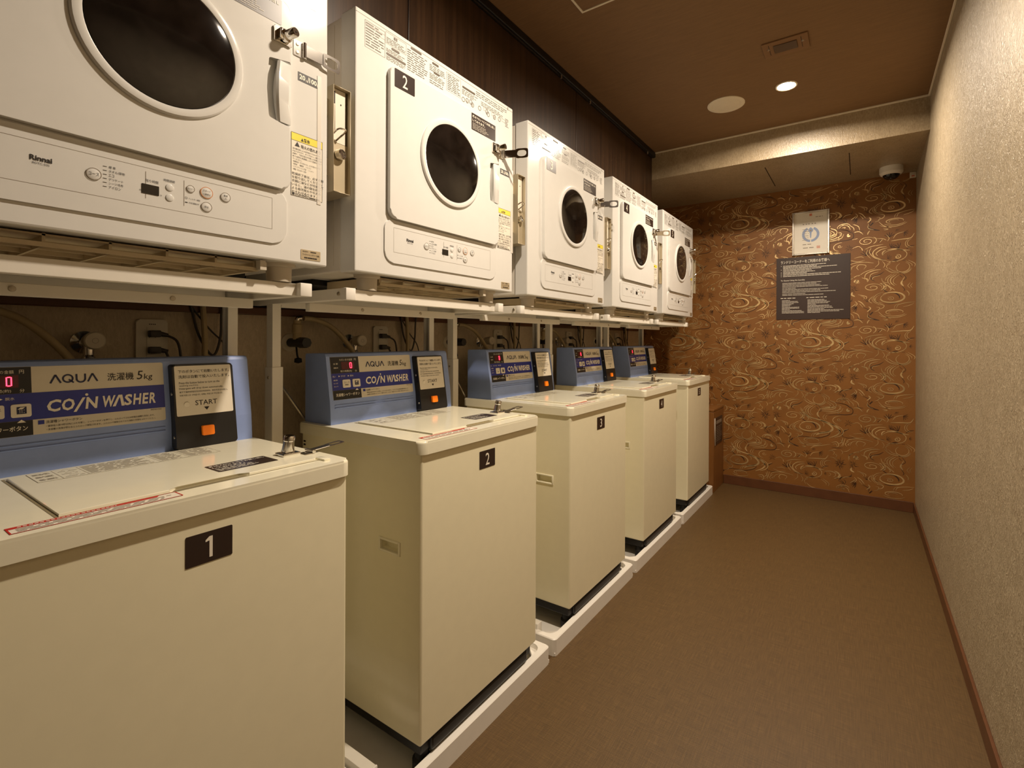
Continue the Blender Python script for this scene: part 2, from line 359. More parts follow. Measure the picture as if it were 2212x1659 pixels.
# printed swirls of the end wall: half-drop repeat 0.4735 x 0.60 m
GOLD="""7.3 -41,26 -20,34 4,37 29,36 51,30 66,20 74,8 73,-4 62,-16 44,-24 21,-29 -4,-29 -27,-25 -46,-16 -56,-5;3.4 -43,-14 -51,-3 -50,9 -39,20 -21,28;3.4 -19,4 -9,7 2,8 11,6 17,1 18,-4 15,-9 8,-12 1,-13 -6,-11 -11,-8 -12,-5 -10,-2 -6,0 -2,1 3,0 5,-1 6,-3 5,-5 3,-6 1,-6;3.9 -37,-41 -70,-29 -88,-11 -88,10 -69,29 -36,41;3 -58,-43 -82,-30 -97,-14 -99,4 -89,21;3 -57,-28 -73,-19 -81,-8 -79,5 -69,16 -51,24;4.3 -46,66 -47,79 -60,91 -82,97 -105,97 -124,92 -136,82 -136,72 -127,63 -112,58 -95,58 -81,61 -73,67 -72,74 -77,80 -87,83 -97,84 -105,82 -110,78 -110,75 -107,72 -102,71;5.6 -57,101 -41,91 -34,78 -38,65 -52,54;3.9 -42,103 -29,93 -23,81 -25,68 -34,57;4.7 -168,113 -174,109 -182,108 -190,109 -195,113 -197,118 -196,123 -192,127 -186,128 -181,128 -177,125 -175,122 -176,119 -178,117 -181,116 -184,116 -186,117 -187,119 -186,120 -186,121;3.9 -221,100 -226,115 -223,131 -212,143 -197,149;3.4 -138,139 -130,137 -124,132 -121,126 -121,120 -124,115;4.3 -87,-199 -103,-189 -125,-185 -147,-189 -163,-198 -170,-210 -166,-221 -154,-229 -138,-232 -121,-230 -109,-223 -104,-215 -106,-207 -114,-201 -125,-199 -136,-200 -144,-205 -147,-210 -145,-215 -140,-218 -134,-218 -129,-217 -126,-215;5.2 -93,-187 -81,-197 -77,-209 -81,-221 -93,-232;3.9 -290,-264 -307,-258 -318,-249 -322,-237 -318,-225 -307,-215 -290,-208 -272,-206;3.4 -271,-231 -273,-236 -278,-239 -284,-240 -290,-239 -294,-236 -295,-233 -293,-229 -290,-227 -287,-227 -283,-227 -281,-229 -281,-230 -282,-232 -283,-233 -285,-233;4.3 -44,-316 -34,-302 -16,-290 7,-284 31,-282 54,-286 72,-294 84,-306 86,-320 80,-335 66,-347 46,-356 22,-361 -2,-360 -23,-354;5.2 32,-317 42,-316 50,-320 54,-325 54,-332 50,-337 44,-340 37,-340 31,-338 29,-334 29,-330 32,-327 36,-325 39,-326 42,-327 43,-329 42,-331 41,-331;5.6 -41,-315 -44,-306 -42,-296 -34,-287 -24,-283;4.3 79,-372 90,-377 97,-385 101,-396 100,-407 95,-417 86,-426 75,-431 63,-433 51,-431 41,-425 34,-416 31,-405 33,-394 40,-384 49,-376;3.4 109,-406 101,-422 87,-433 69,-439 50,-438 34,-430;3 113,-412 105,-424 95,-433 82,-440 67,-444;4.7 3,-109 -11,-105 -21,-100 -24,-94 -21,-88 -11,-83 4,-79 21,-77 38,-78 53,-81 64,-86 68,-91 66,-98;3.9 79,-104 63,-113 38,-119 10,-120 -16,-116 -34,-108;3.9 87,-109 64,-121 33,-129 -2,-130 -35,-125 -59,-114;3 -5,-99 -8,-96 -8,-92 -4,-89 3,-86 12,-85 22,-85 31,-85 39,-88 43,-91;3.9 117,-260 109,-256 103,-251 101,-244 103,-238 108,-232 116,-227 125,-225 135,-226 143,-229;3.4 120,-275 105,-271 94,-263 89,-252 90,-240 97,-229 109,-220;3.4 100,-280 84,-268 78,-252 82,-235 96,-221;6.5 160,-292 176,-297 187,-305 191,-317 187,-328 176,-338 160,-345;3.4 145,-301 157,-303 166,-308 170,-316 168,-324 162,-331 151,-336;3 127,-308 134,-311 139,-315 140,-321 137,-326 131,-331 123,-333;3.9 178,-413 174,-405 176,-397 184,-390 195,-384 209,-381 224,-381 236,-384 245,-389 249,-397;3 188,-409 187,-404 190,-399 197,-395 206,-392 215,-391 224,-392 231,-394 236,-398;3 203,-410 204,-407 207,-405 212,-404 216,-404 220,-405 221,-407 221,-409 219,-410 216,-411 214,-411 212,-410 212,-409 212,-409 213,-408;6.5 -41,128 -23,94 22,67 74,55 139,35 181,4 198,-16;4.3 -34,102 -5,71 4,56 -5,47;4.3 -18,89 13,61 24,51;3.4 -50,102 -29,79 -23,64 -41,50;5.2 33,154 4,129 2,102 22,79;4.3 22,157 -9,132 -14,109 0,84;3.9 8,158 -21,135 -27,115;3.4 48,152 19,124 17,99 33,84;8.6 79,52 118,37 148,10 146,-11 118,-27 75,-39 49,-55;6.9 135,37 179,14 194,-16 173,-43 129,-66;5.2 167,31 204,6 214,-18 198,-43 161,-61;3.9 85,46 98,28 97,11;7.3 65,114 58,94 70,73;3.9 76,136 68,121 65,109;4.3 74,131 128,130 166,145 168,162;4.3 83,120 143,120 187,135 191,154;3.9 109,105 156,111 198,123 212,149;3.4 92,141 126,145 156,157;3.4 105,96 92,76 105,58;3 117,93 107,76 115,61;3.9 75,-31 118,-23 137,-14;3.9 32,-68 44,-46 88,-34 129,-31;3 20,-71 27,-50 49,-40;3.4 68,-61 105,-50 124,-39;4.3 -100,12 -117,-14 -99,-32;6 -118,-53 -108,-67 -127,-89;4.3 -67,-42 -35,-47 -40,-64 -67,-75;3 -95,15 -77,-16 -40,-34;3.4 -76,-57 -58,-62 -65,-80 -85,-88;4.3 211,-56 205,-85 186,-103;3.9 225,-57 217,-87 211,-115;3.9 248,-74 226,-96 234,-113;3.4 260,-81 240,-101 256,-101;4.7 16,-151 40,-134 84,-124 137,-109;4.3 123,-160 155,-145 176,-143;4.7 144,-96 176,-89 187,-112 171,-127;3.4 152,-108 171,-103 176,-117;5.2 3,-224 62,-218 106,-214 125,-186;3.9 -22,-181 -8,-204 -17,-224;3.9 14,-208 32,-182 71,-170;5.2 -21,-258 -66,-263 -95,-289 -89,-318 -53,-339;4.7 -17,-268 -53,-277 -78,-299 -69,-316;4.3 -105,-259 -115,-290 -80,-332 -21,-351;3.9 -40,-242 -103,-250 -140,-266;3.4 -126,-268 -131,-297 -108,-331;5.6 -17,-281 23,-278 67,-289 102,-294;4.3 102,-304 140,-297 185,-309;3.9 93,-357 128,-382 126,-403;3.4 80,-361 111,-384 113,-398;3.4 -21,-377 6,-360 41,-361;3.4 -12,-412 -21,-388 1,-371;7.7 -211,48 -214,30 -196,18;3.9 -179,30 -132,15 -134,-4;3.4 -164,22 -143,9 -146,-4;3.9 -229,-504 -226,-473 -193,-446 -160,-435;4.7 -142,-469 -134,-433 -93,-413 -52,-408;3.9 -116,-474 -105,-437 -64,-422;3.9 -177,-445 -137,-417 -84,-400;3.4 -98,-475 -93,-457 -57,-449;4.3 -173,-481 -179,-487 -186,-489 -194,-488 -199,-485 -201,-480 -199,-475 -196,-472 -191,-470 -186,-471 -183,-473 -182,-476 -183,-478 -185,-480 -187,-480 -189,-480 -190,-479;3.9 -158,-457 -130,-468 -125,-488;4.3 -30,-404 6,-431 59,-439;3.9 -10,-401 17,-423 46,-428;4.7 132,-402 162,-416 172,-430;4.7 172,-430 166,-445 128,-458 72,-464;3.9 119,-410 153,-433 149,-448 106,-454;3.4 106,-416 136,-434 128,-447 85,-453;3.4 -48,-466 -39,-491 -3,-503;3.9 -244,-397 -232,-366 -184,-352 -130,-354 -91,-362;4.3 -175,-403 -186,-386 -170,-367 -134,-376 -147,-401;3.4 -220,-401 -208,-377 -177,-364;3.4 -275,-368 -263,-393 -275,-415;3.4 -66,-344 -64,-370 -84,-392;3.4 -44,-353 -30,-378 -39,-399;4.3 -196,-15 -183,-33 -196,-50;5.2 -178,-13 -157,-27 -138,-53;3.9 -169,-33 -150,-58;4.3 -279,-5 -276,-26 -303,-39;3.9 -269,-34 -250,-23 -221,-17;4.3 -291,-108 -269,-88 -237,-96 -223,-123;3.9 -209,-88 -178,-106 -171,-134;3.4 -230,-91 -206,-112 -202,-133;5.2 -202,-144 -173,-142 -151,-163;8.6 -236,-150 -237,-165 -223,-165;3.9 -211,-193 -182,-188;5.6 -113,-143 -122,-154 -126,-168;3.9 -76,-199 -40,-205 -22,-217;4.7 -44,-210 -58,-226;3.9 -65,-88 -38,-118 5,-137;3.9 -40,-138 -13,-144 -35,-148;3.4 -122,-97 -122,-125 -90,-140;3.4 138,-148 161,-162 153,-182;3.4 199,-141 211,-156 203,-171;3.4 161,-172 176,-182 169,-197;3.4 136,-198 161,-202 182,-221;3.4 215,-151 236,-145 257,-125;3.9 253,-359 274,-343 282,-333;3.4 -298,-135 -276,-140 -278,-166;3 -312,-162 -288,-177 -293,-193;3.9 -307,-322 -278,-304 -282,-326;3.9 -263,-303 -234,-291;3.4 -211,-253 -178,-242 -159,-256;5.2 -159,-256 -154,-272;3 -201,-321 -163,-314 -145,-323;3.4 -225,-333 -182,-346 -140,-339"""
DARK="""4.7 253,164 268,141 265,116 235,105 185,102 124,93;4.7 -42,67 -28,47 0,32;6 -23,34 22,33 46,13 49,-5;4.3 137,-20 129,-44 92,-64 44,-75 -40,-73 -90,-89;5.2 245,8 219,-9 206,-31 212,-48;3.4 212,-48 244,-54 293,-46;7.7 -95,-91 -111,-109;6.9 -124,-102 -117,-126 -85,-140 -58,-147;4.3 -211,6 -215,-9 -242,-23 -270,-29 -278,-47;3.4 -278,-47 -259,-60 -269,-76;4.7 -34,-422 -57,-440 -96,-455 -103,-471 -84,-485;3.9 61,76 75,53 70,41;3.9 -30,-343 -57,-340 -85,-340;3.9 266,-314 237,-321 199,-334 186,-356;3.4 186,-356 220,-371 212,-386;3.4 65,156 83,126 61,106;3.9 -100,157 -114,149 -105,136;4.3 -67,-226 -49,-210;4.3 84,-285 102,-269 127,-263;3.9 50,-453 63,-467;3.4 144,-128 178,-130 211,-126;3.9 -178,-119 -173,-137 -145,-141;3.4 -31,-36 5,-38 40,-30;3.4 191,-418 229,-427 258,-452;3.4 63,-359 80,-356;5.2 6,-360 28,-351 50,-358;3.9 -150,-58 -113,-78 -118,-104;3.9 -322,-112 -249,-123 -218,-143;3.4 -259,-39 -245,-54 -250,-70;3.4 200,-241 217,-240 231,-235;3.4 199,-245 207,-252 216,-256;3.4 198,-246 203,-259 212,-266;3.4 195,-247 194,-265 197,-278;3.4 194,-247 191,-256 191,-264;3.4 190,-245 179,-252 171,-260;3.4 190,-243 182,-244 174,-246;3.4 190,-242 175,-236 161,-236;3.4 190,-240 178,-227 164,-222;3.4 194,-238 193,-228 190,-221;3.4 194,-237 195,-222 193,-212;3.4 199,-239 208,-230 214,-222;3.4 199,-239 210,-233 219,-225;2.6 276,-237 290,-242 303,-241;2.6 275,-238 282,-242 289,-243;2.6 273,-241 275,-255 280,-265;2.6 270,-241 267,-251 266,-260;2.6 268,-240 259,-249 252,-258;2.6 267,-238 259,-239 251,-243;2.6 267,-236 257,-231 248,-231;2.6 268,-233 261,-218 251,-210;2.6 271,-232 273,-219 272,-209;2.6 273,-232 278,-223 280,-215;2.6 275,-233 280,-229 285,-223;3 -228,-249 -217,-248 -207,-246;3 -229,-252 -222,-260 -213,-265;3 -232,-253 -234,-260 -233,-266;3 -234,-252 -243,-263 -248,-273;3 -236,-250 -244,-250 -253,-252;3 -234,-246 -239,-237 -245,-231;3 -231,-245 -229,-235 -229,-227;3 -229,-247 -223,-242 -218,-236;2.6 -274,81 -266,80 -257,82;2.6 -275,77 -269,71 -261,67;2.6 -277,76 -275,64 -270,56;2.6 -282,77 -294,66 -301,56;2.6 -284,79 -293,78 -303,75;2.6 -284,82 -293,87 -303,89;2.6 -282,84 -286,92 -293,97;2.6 -279,85 -276,102 -277,114;2.6 -275,83 -261,89 -250,97;2.1 -198,77 -186,75 -175,76;2.1 -200,74 -192,62 -183,55;2.1 -203,73 -206,59 -205,49;2.1 -205,74 -211,66 -216,59;2.1 -207,78 -217,82 -228,82;2.1 -205,80 -208,87 -213,92;2.1 -202,81 -201,90 -203,97;2.1 -199,80 -191,87 -184,94;3.9 -6,-198 -22,-189 -34,-181;3.9 -6,-198 -15,-182 -22,-169;3.9 -6,-198 -6,-179 -6,-164;3.9 -6,-198 3,-181 10,-168;3.9 -6,-198 9,-188 22,-179;4.3 -133,-310 -151,-299 -166,-290;4.3 -133,-310 -143,-291 -152,-276;4.3 -133,-310 -133,-288 -133,-270;4.3 -133,-310 -123,-290 -114,-274;4.3 -133,-310 -115,-297 -100,-286;3.4 1,-267 -3,-252 -5,-240;3.4 1,-267 5,-252 8,-240;3.4 1,-267 11,-255 19,-246;3.4 1,-267 15,-262 26,-257;3.4 1,-267 15,-269 27,-271;3.9 45,-275 26,-279 10,-282;3.9 45,-275 27,-269 12,-264;3.9 45,-275 32,-260 21,-249;3.9 45,-275 41,-255 37,-240;3.9 45,-275 50,-255 54,-239;3.4 71,-175 83,-168 94,-162;3.4 71,-175 85,-175 97,-174;3.4 71,-175 84,-182 94,-188;3.4 71,-175 79,-188 85,-198;3.4 71,-175 72,-190 73,-202;2.6 -129,-22 -138,-9 -146,1;2.6 -129,-22 -131,-6 -133,6;2.6 -129,-22 -124,-7 -119,4;2.6 -129,-22 -118,-12 -108,-3;2.6 -129,-22 -114,-18 -102,-16;3 -183,-54 -186,-69 -189,-81;3 -183,-54 -193,-65 -202,-75;3 -183,-54 -198,-59 -210,-63;3 -183,-54 -198,-51 -211,-50;3 -183,-54 -195,-44 -205,-36;2.6 -17,-339 -16,-324 -15,-311;2.6 -17,-339 -9,-326 -2,-315;2.6 -17,-339 -4,-331 7,-324;2.6 -17,-339 -2,-338 10,-337;2.6 -17,-339 -4,-345 7,-351;3.4 286,-362 282,-379 279,-392;3.4 286,-362 275,-375 267,-386;3.4 286,-362 271,-369 259,-374;3.4 286,-362 270,-360 258,-359;3.4 286,-362 273,-352 263,-345;2.1 102,-319 107,-311 111,-304;2.1 102,-319 110,-314 117,-310;2.1 102,-319 111,-319 119,-318;2.1 102,-319 110,-324 117,-327;2.1 102,-319 107,-327 111,-334;2.1 31,-151 41,-151 49,-151;2.1 31,-151 40,-156 47,-160;2.1 31,-151 37,-160 41,-166;2.1 31,-151 32,-162 33,-170;2.1 31,-151 27,-161 24,-168"""

def ribbons(src, n):
    m = M()
    for item in src.split(';'):
        q = item.split(' '); wd = float(q[0]); wd = wd * (wd / 4.6) ** 0.6 / 1000; pts = [Vector((int(a.split(',')[0]) / 1000, int(a.split(',')[1]) / 1000, 0)) for a in q[1:]]
        pts = smooth(pts, 5 if len(pts) < 6 else 3); k = len(pts); L = []; R = []
        for i, p in enumerate(pts):
            t = pts[min(i + 1, k - 1)] - pts[max(i - 1, 0)]
            if t.length < 1e-7: t = Vector((1, 0, 0))
            t.normalize(); s_ = math.sin(PI * min(1, max(0, (i + .25) / (k - .5)))) ** 0.7
            d = Vector((-t.y, t.x, 0)) * wd * 0.5 * (0.22 + 0.78 * s_); L.append(p + d); R.append(p - d)
        for ci in range(-5, 6):
            for cj in range(-5, 5):
                ox = -0.3122 + ci * 0.4735; oz = 1.096 + cj * 0.60 + (0.298 if ci % 2 else 0)
                V = [(a.x + ox, YF - n, a.y + oz) for ab in zip(L, R) for a in ab]
                if any(v[0] < XL + .002 or v[0] > XR - .002 or v[2] < .066 or v[2] > ZBM - .002 for v in V): continue
                m.add(V, [(2 * i, 2 * i + 1, 2 * i + 3, 2 * i + 2) for i in range(k - 1)])
    return m
obj('brown_swirls', ribbons(DARK, 0.0007), 'dark_print', far, 'thin dark brown printed lines and leaf sprays', False, 'stuff')
obj('gold_swirls', ribbons(GOLD, 0.0011), 'gold_print', far, 'shiny gold printed swirls and ripples', False, 'stuff')

# hanging walnut panels above the dryers, with the black ceiling rail
pan = structure('wall_panelling', M().box(XP - .06, XP - .022, YB, YBM, 1.934, ZC), 'dark_lining', 'backing of the dark wood panels above the dryers', 'panelling')
ys = [-2.2, -1.124, -0.0255, 1.0733, 2.172, YBM]
for a, b_ in zip(ys, ys[1:]):
    obj('panel', M().box(XP - .02, XP, a + .0016, b_ - .0016, 1.932, ZC - .002, .0012), 'walnut', pan)
rail = empty('ceiling_rail', (XP + .012, 0.5, ZC), 'black metal rail running along ceiling above the wood panels', 'rail')
obj('track', M().box(-.012, .014, YB - .5, YBM - .5, -.034, 0, .003), 'rail_black', rail)
obj('slot', M().box(-.002, .004, YB - .5, YBM - .5, -.0348, -.034), 'slit_black', rail)
for y in (1.9933, 2.2904, 3.117, 1.2, 0.4):
    obj('runner', M().cyl((.006, y - .5, -.034), (.006, y - .5, -.05), .006, .005, 12), 'steel', rail)
# light stile lines in the panel joint
# ---------------------------------------------------------------- ceiling fittings
names = ['round recessed ceiling downlight shining near the beam', 'round recessed ceiling downlight above the second dryer, overhead']
for (x, y), lb in zip(LAMPS, names):
    r = empty('downlight', (x, y, ZC), lb, 'downlight', 'ceiling downlights')
    obj('trim_ring', M().lathe([(.05, 0), (.05, -.003), (.046, -.005), (.042, -.004), (.04, 0)], (0, 0, 0), (0, 0, 1), 32), 'off_white', r)
    obj('lens', M().lathe([(0, -.0035), (.03, -.003), (.04, -.0012)], (0, 0, 0), (0, 0, 1), 32), 'lens_glow', r, 'glowing warm white lens')
    ld = bpy.data.lights.new('downlight_bulb', 'AREA'); ld.shape = 'DISK'; ld.size = 0.076; ld.energy = LAMP_W; ld.color = LAMP_COL; ld.spread = math.radians(168)
    lo = bpy.data.objects.new('downlight_bulb', ld); C.objects.link(lo); lo.parent = r; lo.location = (0, 0, -0.007)
r = empty('ceiling_speaker', (-0.612, 2.79, ZC), 'round cream speaker grille set in the brown ceiling', 'speaker')
obj('rim', M().lathe([(.095, 0), (.095, -.003), (.09, -.006), (.072, -.006), (.07, -.004)], (0, 0, 0), (0, 0, 1), 48), 'off_white', r)
obj('grille', M().lathe([(.07, -.004), (.066, -.0055), (0, -.007)], (0, 0, 0), (0, 0, 1), 48), 'off_white', r)
r = empty('ceiling_sensor', (-0.275, 2.37, ZC), 'rectangular brown sensor plate in ceiling beside the lit downlight', 'sensor')
obj('plate', M().box(-.088, .088, -.062, .062, -.006, 0, .002), 'ceiling_plate', r)
obj('window', M().box(-.045, .045, -.032, .032, -.009, -.006, .002), 'sensor_grey', r)
for s in (-1, 1):
    obj('screw', M().cyl((s * .066, -.01, -.006), (s * .066, -.01, -.0085), .006, .005, 12), 'steel', r)
    obj('groove', M().box(s * .062 - .001, s * .062 + .001, -.045, .04, -.0064, -.006), 'slit_black', r)
r = empty('ceiling_hatch', (-0.68, 1.47, ZC), 'square access hatch outlined in the brown ceiling', 'hatch')
obj('panel', M().box(-.22, .22, -.22, .22, -.002, 0), 'ceiling_paper', r)
m = M()
for a in (-1, 1): m.box(a * .225 - .004, a * .225 + .004, -.229, .229, -.004, 0); m.box(-.221, .221, a * .225 - .004, a * .225 + .004, -.004, 0)
obj('frame', m, 'off_white', r)
r = empty('dome_camera', (0.156, 3.83, ZBM), 'white dome security camera under the ceiling beam', 'camera')
obj('base', M().lathe([(.062, 0), (.062, -.035), (.055, -.046), (.046, -.05), (.044, -.046)], (0, 0, 0), (0, 0, 1), 40), 'white_steel', r)
obj('dome', M().lathe([(.045, -.046), (.042, -.058), (.034, -.068), (.02, -.076), (0, -.079)], (0, 0, 0), (0, 0, 1), 40), 'dome_black', r)
obj('eyeball', M().lathe([(0, -.082), (.01, -.081), (.012, -.074)], (0, -.016, .004), (0, 0, 1), 20), 'dome_black', r)
r = empty('wall_sensor', (0.277, YF, 2.165), 'tiny white sensor box high in the corner beside the dome camera', 'sensor')
obj('case', M().box(-.017, .017, -.014, 0, 0, .038, .003), 'off_white', r)
obj('lens', M().box(-.008, .008, -.016, -.014, .006, .016, .001), 'pale_red_print', r)

# ---------------------------------------------------------------- framed certificate and notice
r = empty('framed_certificate', (-0.3, YF, 1.7215), 'silver framed certificate with pale blue wreath above the notice', 'certificate')
P = FAR(-0.004)
m = M()
for a in ((-.116, -.104, 0, .31), (.104, .116, 0, .31), (-.104, .104, 0, .012), (-.104, .104, .298, .31)): m.box(a[0], a[1], -.018, -.001, a[2], a[3], .003)
obj('frame', m, 'frame_silver', r)
pp = obj('paper', M().box(-.104, .104, -.004, -.001, .012, .298), 'paper', r)
m = M(); m.ring(P, 0, .145, .038, .054, seg=40, a0=-1.5, a1=1.15); m.ring(P, 0, .145, .038, .054, seg=40, a0=1.99, a1=4.64)
m.poly(P, [(0, .196), (-.014, .182), (-.016, .17), (-.006, .158), (-.003, .12), (.003, .12), (.006, .158), (.016, .17), (.014, .182)])
obj('wreath', m, 'pale_blue_print', pp)
m = M(); fine(m, P, .03, .078, .262, .27, 1); fine(m, P, -.05, .06, .214, .226, 1, lo=.8, hi=.9, gap=.9); fine(m, P, -.052, -.012, .1, .19, 6, ragged=.1, fill=.2); fine(m, P, -.05, .01, .07, .08, 1); fine(m, P, -.048, .03, .045, .056, 1)
m.disc(P, 0, .172, .006, .0012); obj('lettering', m, 'emblem_grey', pp)
m = M(); m.frame(P, .038, .058, .042, .06, .003); m.quad(P, .042, .054, .048, .054); m.quad(P, -.008, .008, .276, .292); obj('seals', m, 'pale_red_print', pp)

r = empty('laundry_notice', (-0.29, YF, 1.262), 'square dark brown laundry notice with white lettering on end wall', 'notice')
obj('board', M().box(-.229, .229, -.005, -.001, 0, .449, .0008), 'notice_brown', r)
P = FAR(-.005); m = M(); H = .449
def row(fr): return H * (1 - fr)
text(m, P, 'ランドリーコーナーをご利用のお客様へ', -.2, row(.10), .107, row(.045), .012)
for k, (fr, x1) in enumerate(((.13, .09), (.15, .03), (.17, .155), (.192, .06), (.213, 0), (.235, .02), (.255, -.03), (.277, .18), (.30, .11))): fine(m, P, -.185, x1, row(fr + .008), row(fr - .008), 1, fill=.55, ragged=.02, gap=.35); 
for fr in (.13, .192, .235, .255, .277, .30): m.quad(P, -.199, -.196, row(fr + .006), row(fr - .006))
text(m, P, 'To Guests Using the Laundry', -.2, row(.385), -.045, row(.355), .008)
for k, (fr, x1) in enumerate(((.41, .065), (.43, .03), (.452, .055), (.473, .1), (.495, -.1), (.516, .1), (.538, .055), (.56, .145), (.585, -.04), (.607, .07))): fine(m, P, -.19, x1, row(fr + .007), row(fr - .007), 1, fill=.42, ragged=.02, gap=.4, lo=2, hi=6)
fine(m, P, -.2, -.105, row(.665), row(.645), 1, fill=.5, ragged=.0); fine(m, P, -.035, .09, row(.665), row(.645), 1, fill=.45, ragged=0)
for k in range(12):
    fr = .69 + k * .0185
    fine(m, P, -.192, (-.14, -.09, -.085, -.115, -.13, -.14, -.08, -.08, -.14, -.065, -.05, -.05)[k], row(fr + .007), row(fr - .007), 1, fill=.42, ragged=0, gap=.3)
    fine(m, P, -.028, (.075, .09, .11, .1, .025, .105, .12, .13, .075, .19, .165, .05)[k], row(fr + .007), row(fr - .007), 1, fill=.42, ragged=0, gap=.35)
obj('lettering', m, 'white_print', r)

# ---------------------------------------------------------------- wooden bin by the end wall
r = empty('wooden_bin', (-1.04, 3.855, 0), 'tall square wooden bin with a small black sign, standing by end wall', 'bin')
obj('body', M().box(-.152, .152, -.155, .155, 0, .585, .002), 'box_wood', r)
obj('lid', M().box(-.152, .152, -.155, .155, .588, .603, .002), 'box_wood', r)
s = obj('sign', M().box(.152, .1555, -.118, .096, .338, .537, .001), 'notice_brown', r)
obj('sign_edge', M().box(.152, .1562, -.127, -.118, .338, .537), 'plastic_grey', s)
m = M(); P = XF(.1556); m.quad(P, -.1, .07, .49, .515); fine(m, P, -.1, .08, .36, .475, 9, fill=.35); obj('lettering', m, 'grey_print', s)

# ---------------------------------------------------------------- clothes dryers (front plane x = 0, left edge y = 0, underside z = 0)
def slot_strap(m, x0, x1, z0, z1, th, hole):
    """flat hasp strap lying along +y with a slotted end"""
    P = lambda u, w_, n=0: (n, u, w_)
    y0, y1 = x0, x1; zc = (z0 + z1) / 2; h = (z1 - z0) / 2; ya = y1 - hole
    m.box(0, th, y0, ya + .002, zc - h * .8, zc + h * .8, .0004, 1)
    k = 24; oc = (ya + y1) / 2; hw = hole / 2
    def rr(t, a, b, p):
        c, s_ = math.cos(t), math.sin(t); q = (abs(c) ** p + abs(s_) ** p) ** (1 / p); return (oc + a * c / q, zc + b * s_ / q)
    out = [rr(2 * PI * i / k, hw, h, 7) for i in range(k)]; inn = [rr(2 * PI * i / k, hw - .006, h - .006, 2.6) for i in range(k)]
    v = [P(*p, n) for n in (0, th) for l in (out, inn) for p in l]; f = []
    for i in range(k):
        j = (i + 1) % k; f += [(2 * k + i, 2 * k + j, 3 * k + j, 3 * k + i), (i, k + i, k + j, j), (i, j, 2 * k + j, 2 * k + i), (k + i, 3 * k + i, 3 * k + j, k + j)]
    m.add(v, f); return m
DX, DZ = -1.027, 1.2763
dry = empty('clothes_dryer', (DX, 0, DZ), 'x', 'dryer', 'wall row of white clothes dryers')
D_ = dry
obj('front_cabinet', M().box(-.058, 0, 0, .65, 0, .6475, .0035), 'dryer_white', D_)
obj('rear_casing', M().box(-.53, -.06, .003, .647, .004, .642, .003), 'dryer_side', D_, 'grey-white rear casing')
obj('top_seam', M().box(-.001, .0004, .002, .648, .6355, .6363), 'grey_print', D_)
obj('side_seam', M().box(-.0885, -.0875, .0022, .0032, .02, .63), 'plastic_grey', D_)
# door with a notch for the grip at its right edge
o = rrect(.097, .556, .150, .547, (.024, .02, .02, .02))
i0 = [k for k, p in enumerate(o) if abs(p[0] - .556) < 1e-6]
lo_i = max(k for k in i0 if o[k][1] < .3)
notch = [(.556, .287)] + [(.512 + .008 * math.cos(a), .295 + .008 * math.sin(a)) for a in (1.5 * PI, 1.25 * PI, PI)] + [(.504 - .0 , .35)] + [(.512 + .008 * math.cos(a), .411 + .008 * math.sin(a)) for a in (PI, .75 * PI, .5 * PI)] + [(.556, .419)]
o = o[:lo_i + 1] + notch + o[lo_i + 1:]
door = obj('door', M().prism(o, YZ, 0, .013, .004, 3), 'dryer_door', D_)
obj('window_ring', M().lathe([(.128, .012), (.1275, .0165), (.125, .019), (.118, .0205), (.1125, .019), (.1105, .013)], (0, .328, .354), (1, 0, 0), 72), 'dryer_door', door)
obj('window_glass', M().lathe([(.1115, .013), (.1108, .0185), (.1, .0205), (.06, .0225), (0, .0235)], (0, .328, .354), (1, 0, 0), 72), 'glass_dark', door, 'dark round window glass')
m = M(); K = 14; V = []; F = []
for k in range(K + 1):
    t = k / K; z = .289 + t * .128; bulge = math.sin(PI * t); ul = .527 - .008 * bulge; xo = .0145 + .009 * bulge
    V += [(.001, ul + .004, z), (xo - .004, ul, z), (xo, ul + .004, z), (xo - .001, .545, z), (.0135, .5545, z), (.001, .5545, z)]
for k in range(K):
    for j in range(6):
        F.append((k * 6 + j, k * 6 + (j + 1) % 6, k * 6 + 6 + (j + 1) % 6, k * 6 + 6 + j))
F += [tuple(range(6)), tuple(range(K * 6, K * 6 + 6))[::-1]]
obj('door_handle', m.add(V, [f[::-1] for f in F]), 'dryer_door', door, 'moulded white grip')
plate = obj('number_plate', M().prism(rrect(.110, .179, .494, .542, .002), XF(.013), 0, .0008), 'plate_brown', D_)
kn = obj('key_notice', M().prism(rrect(.414, .534, .491, .551 - .008, .002), XF(.013), 0, .0006), 'plate_brown', D_)
m = M(); P = XF(.0136)
text(m, P, '鍵はフロントにてお貸し出し', .418, .5295, .529, .5375, .02); text(m, P, 'しております。', .418, .5175, .478, .5255, .02)
fine(m, P, .418, .5, .494, .5145, 5, fill=.22); obj('lettering', m, 'white_print', kn)
# control fascia
fas = obj('control_fascia', M().prism(rrect(.088, .552, .034, .146, (.03, .03, .022, .022)), YZ, 0, .0035, .0015), 'dryer_door', D_)
P = XF(.0035); m = M(); m.frame(P, .117, .521, .063, .128, .0006, .0002)
m.quad(P, .3025, .3032, .075, .121); m.quad(P, .3600, .3607, .075, .121)
obj('printed_lines', m, 'grey_print', fas)
m = M(); text(m, P, 'Rinnai', .161, .0985, .1855, .1065, .03); obj('maker_name', m, 'black_print', fas, 'black maker name Rinnai')
m = M(); text(m, P, 'RDTC-53S', .164, .0935, .1825, .0965)
for k, s in enumerate(('標 準', 'タオル/厚物', 'エコ', 'デリケート', 'シーツ/毛布', 'アイロン')):
    z = .1135 - k * .0065; text(m, P, s, .253, z - .0022, (.262, .274, .26, .272, .272, .269)[k], z + .0022); m.quad(P, .2455, .2505, z - .0004, z + .0004)
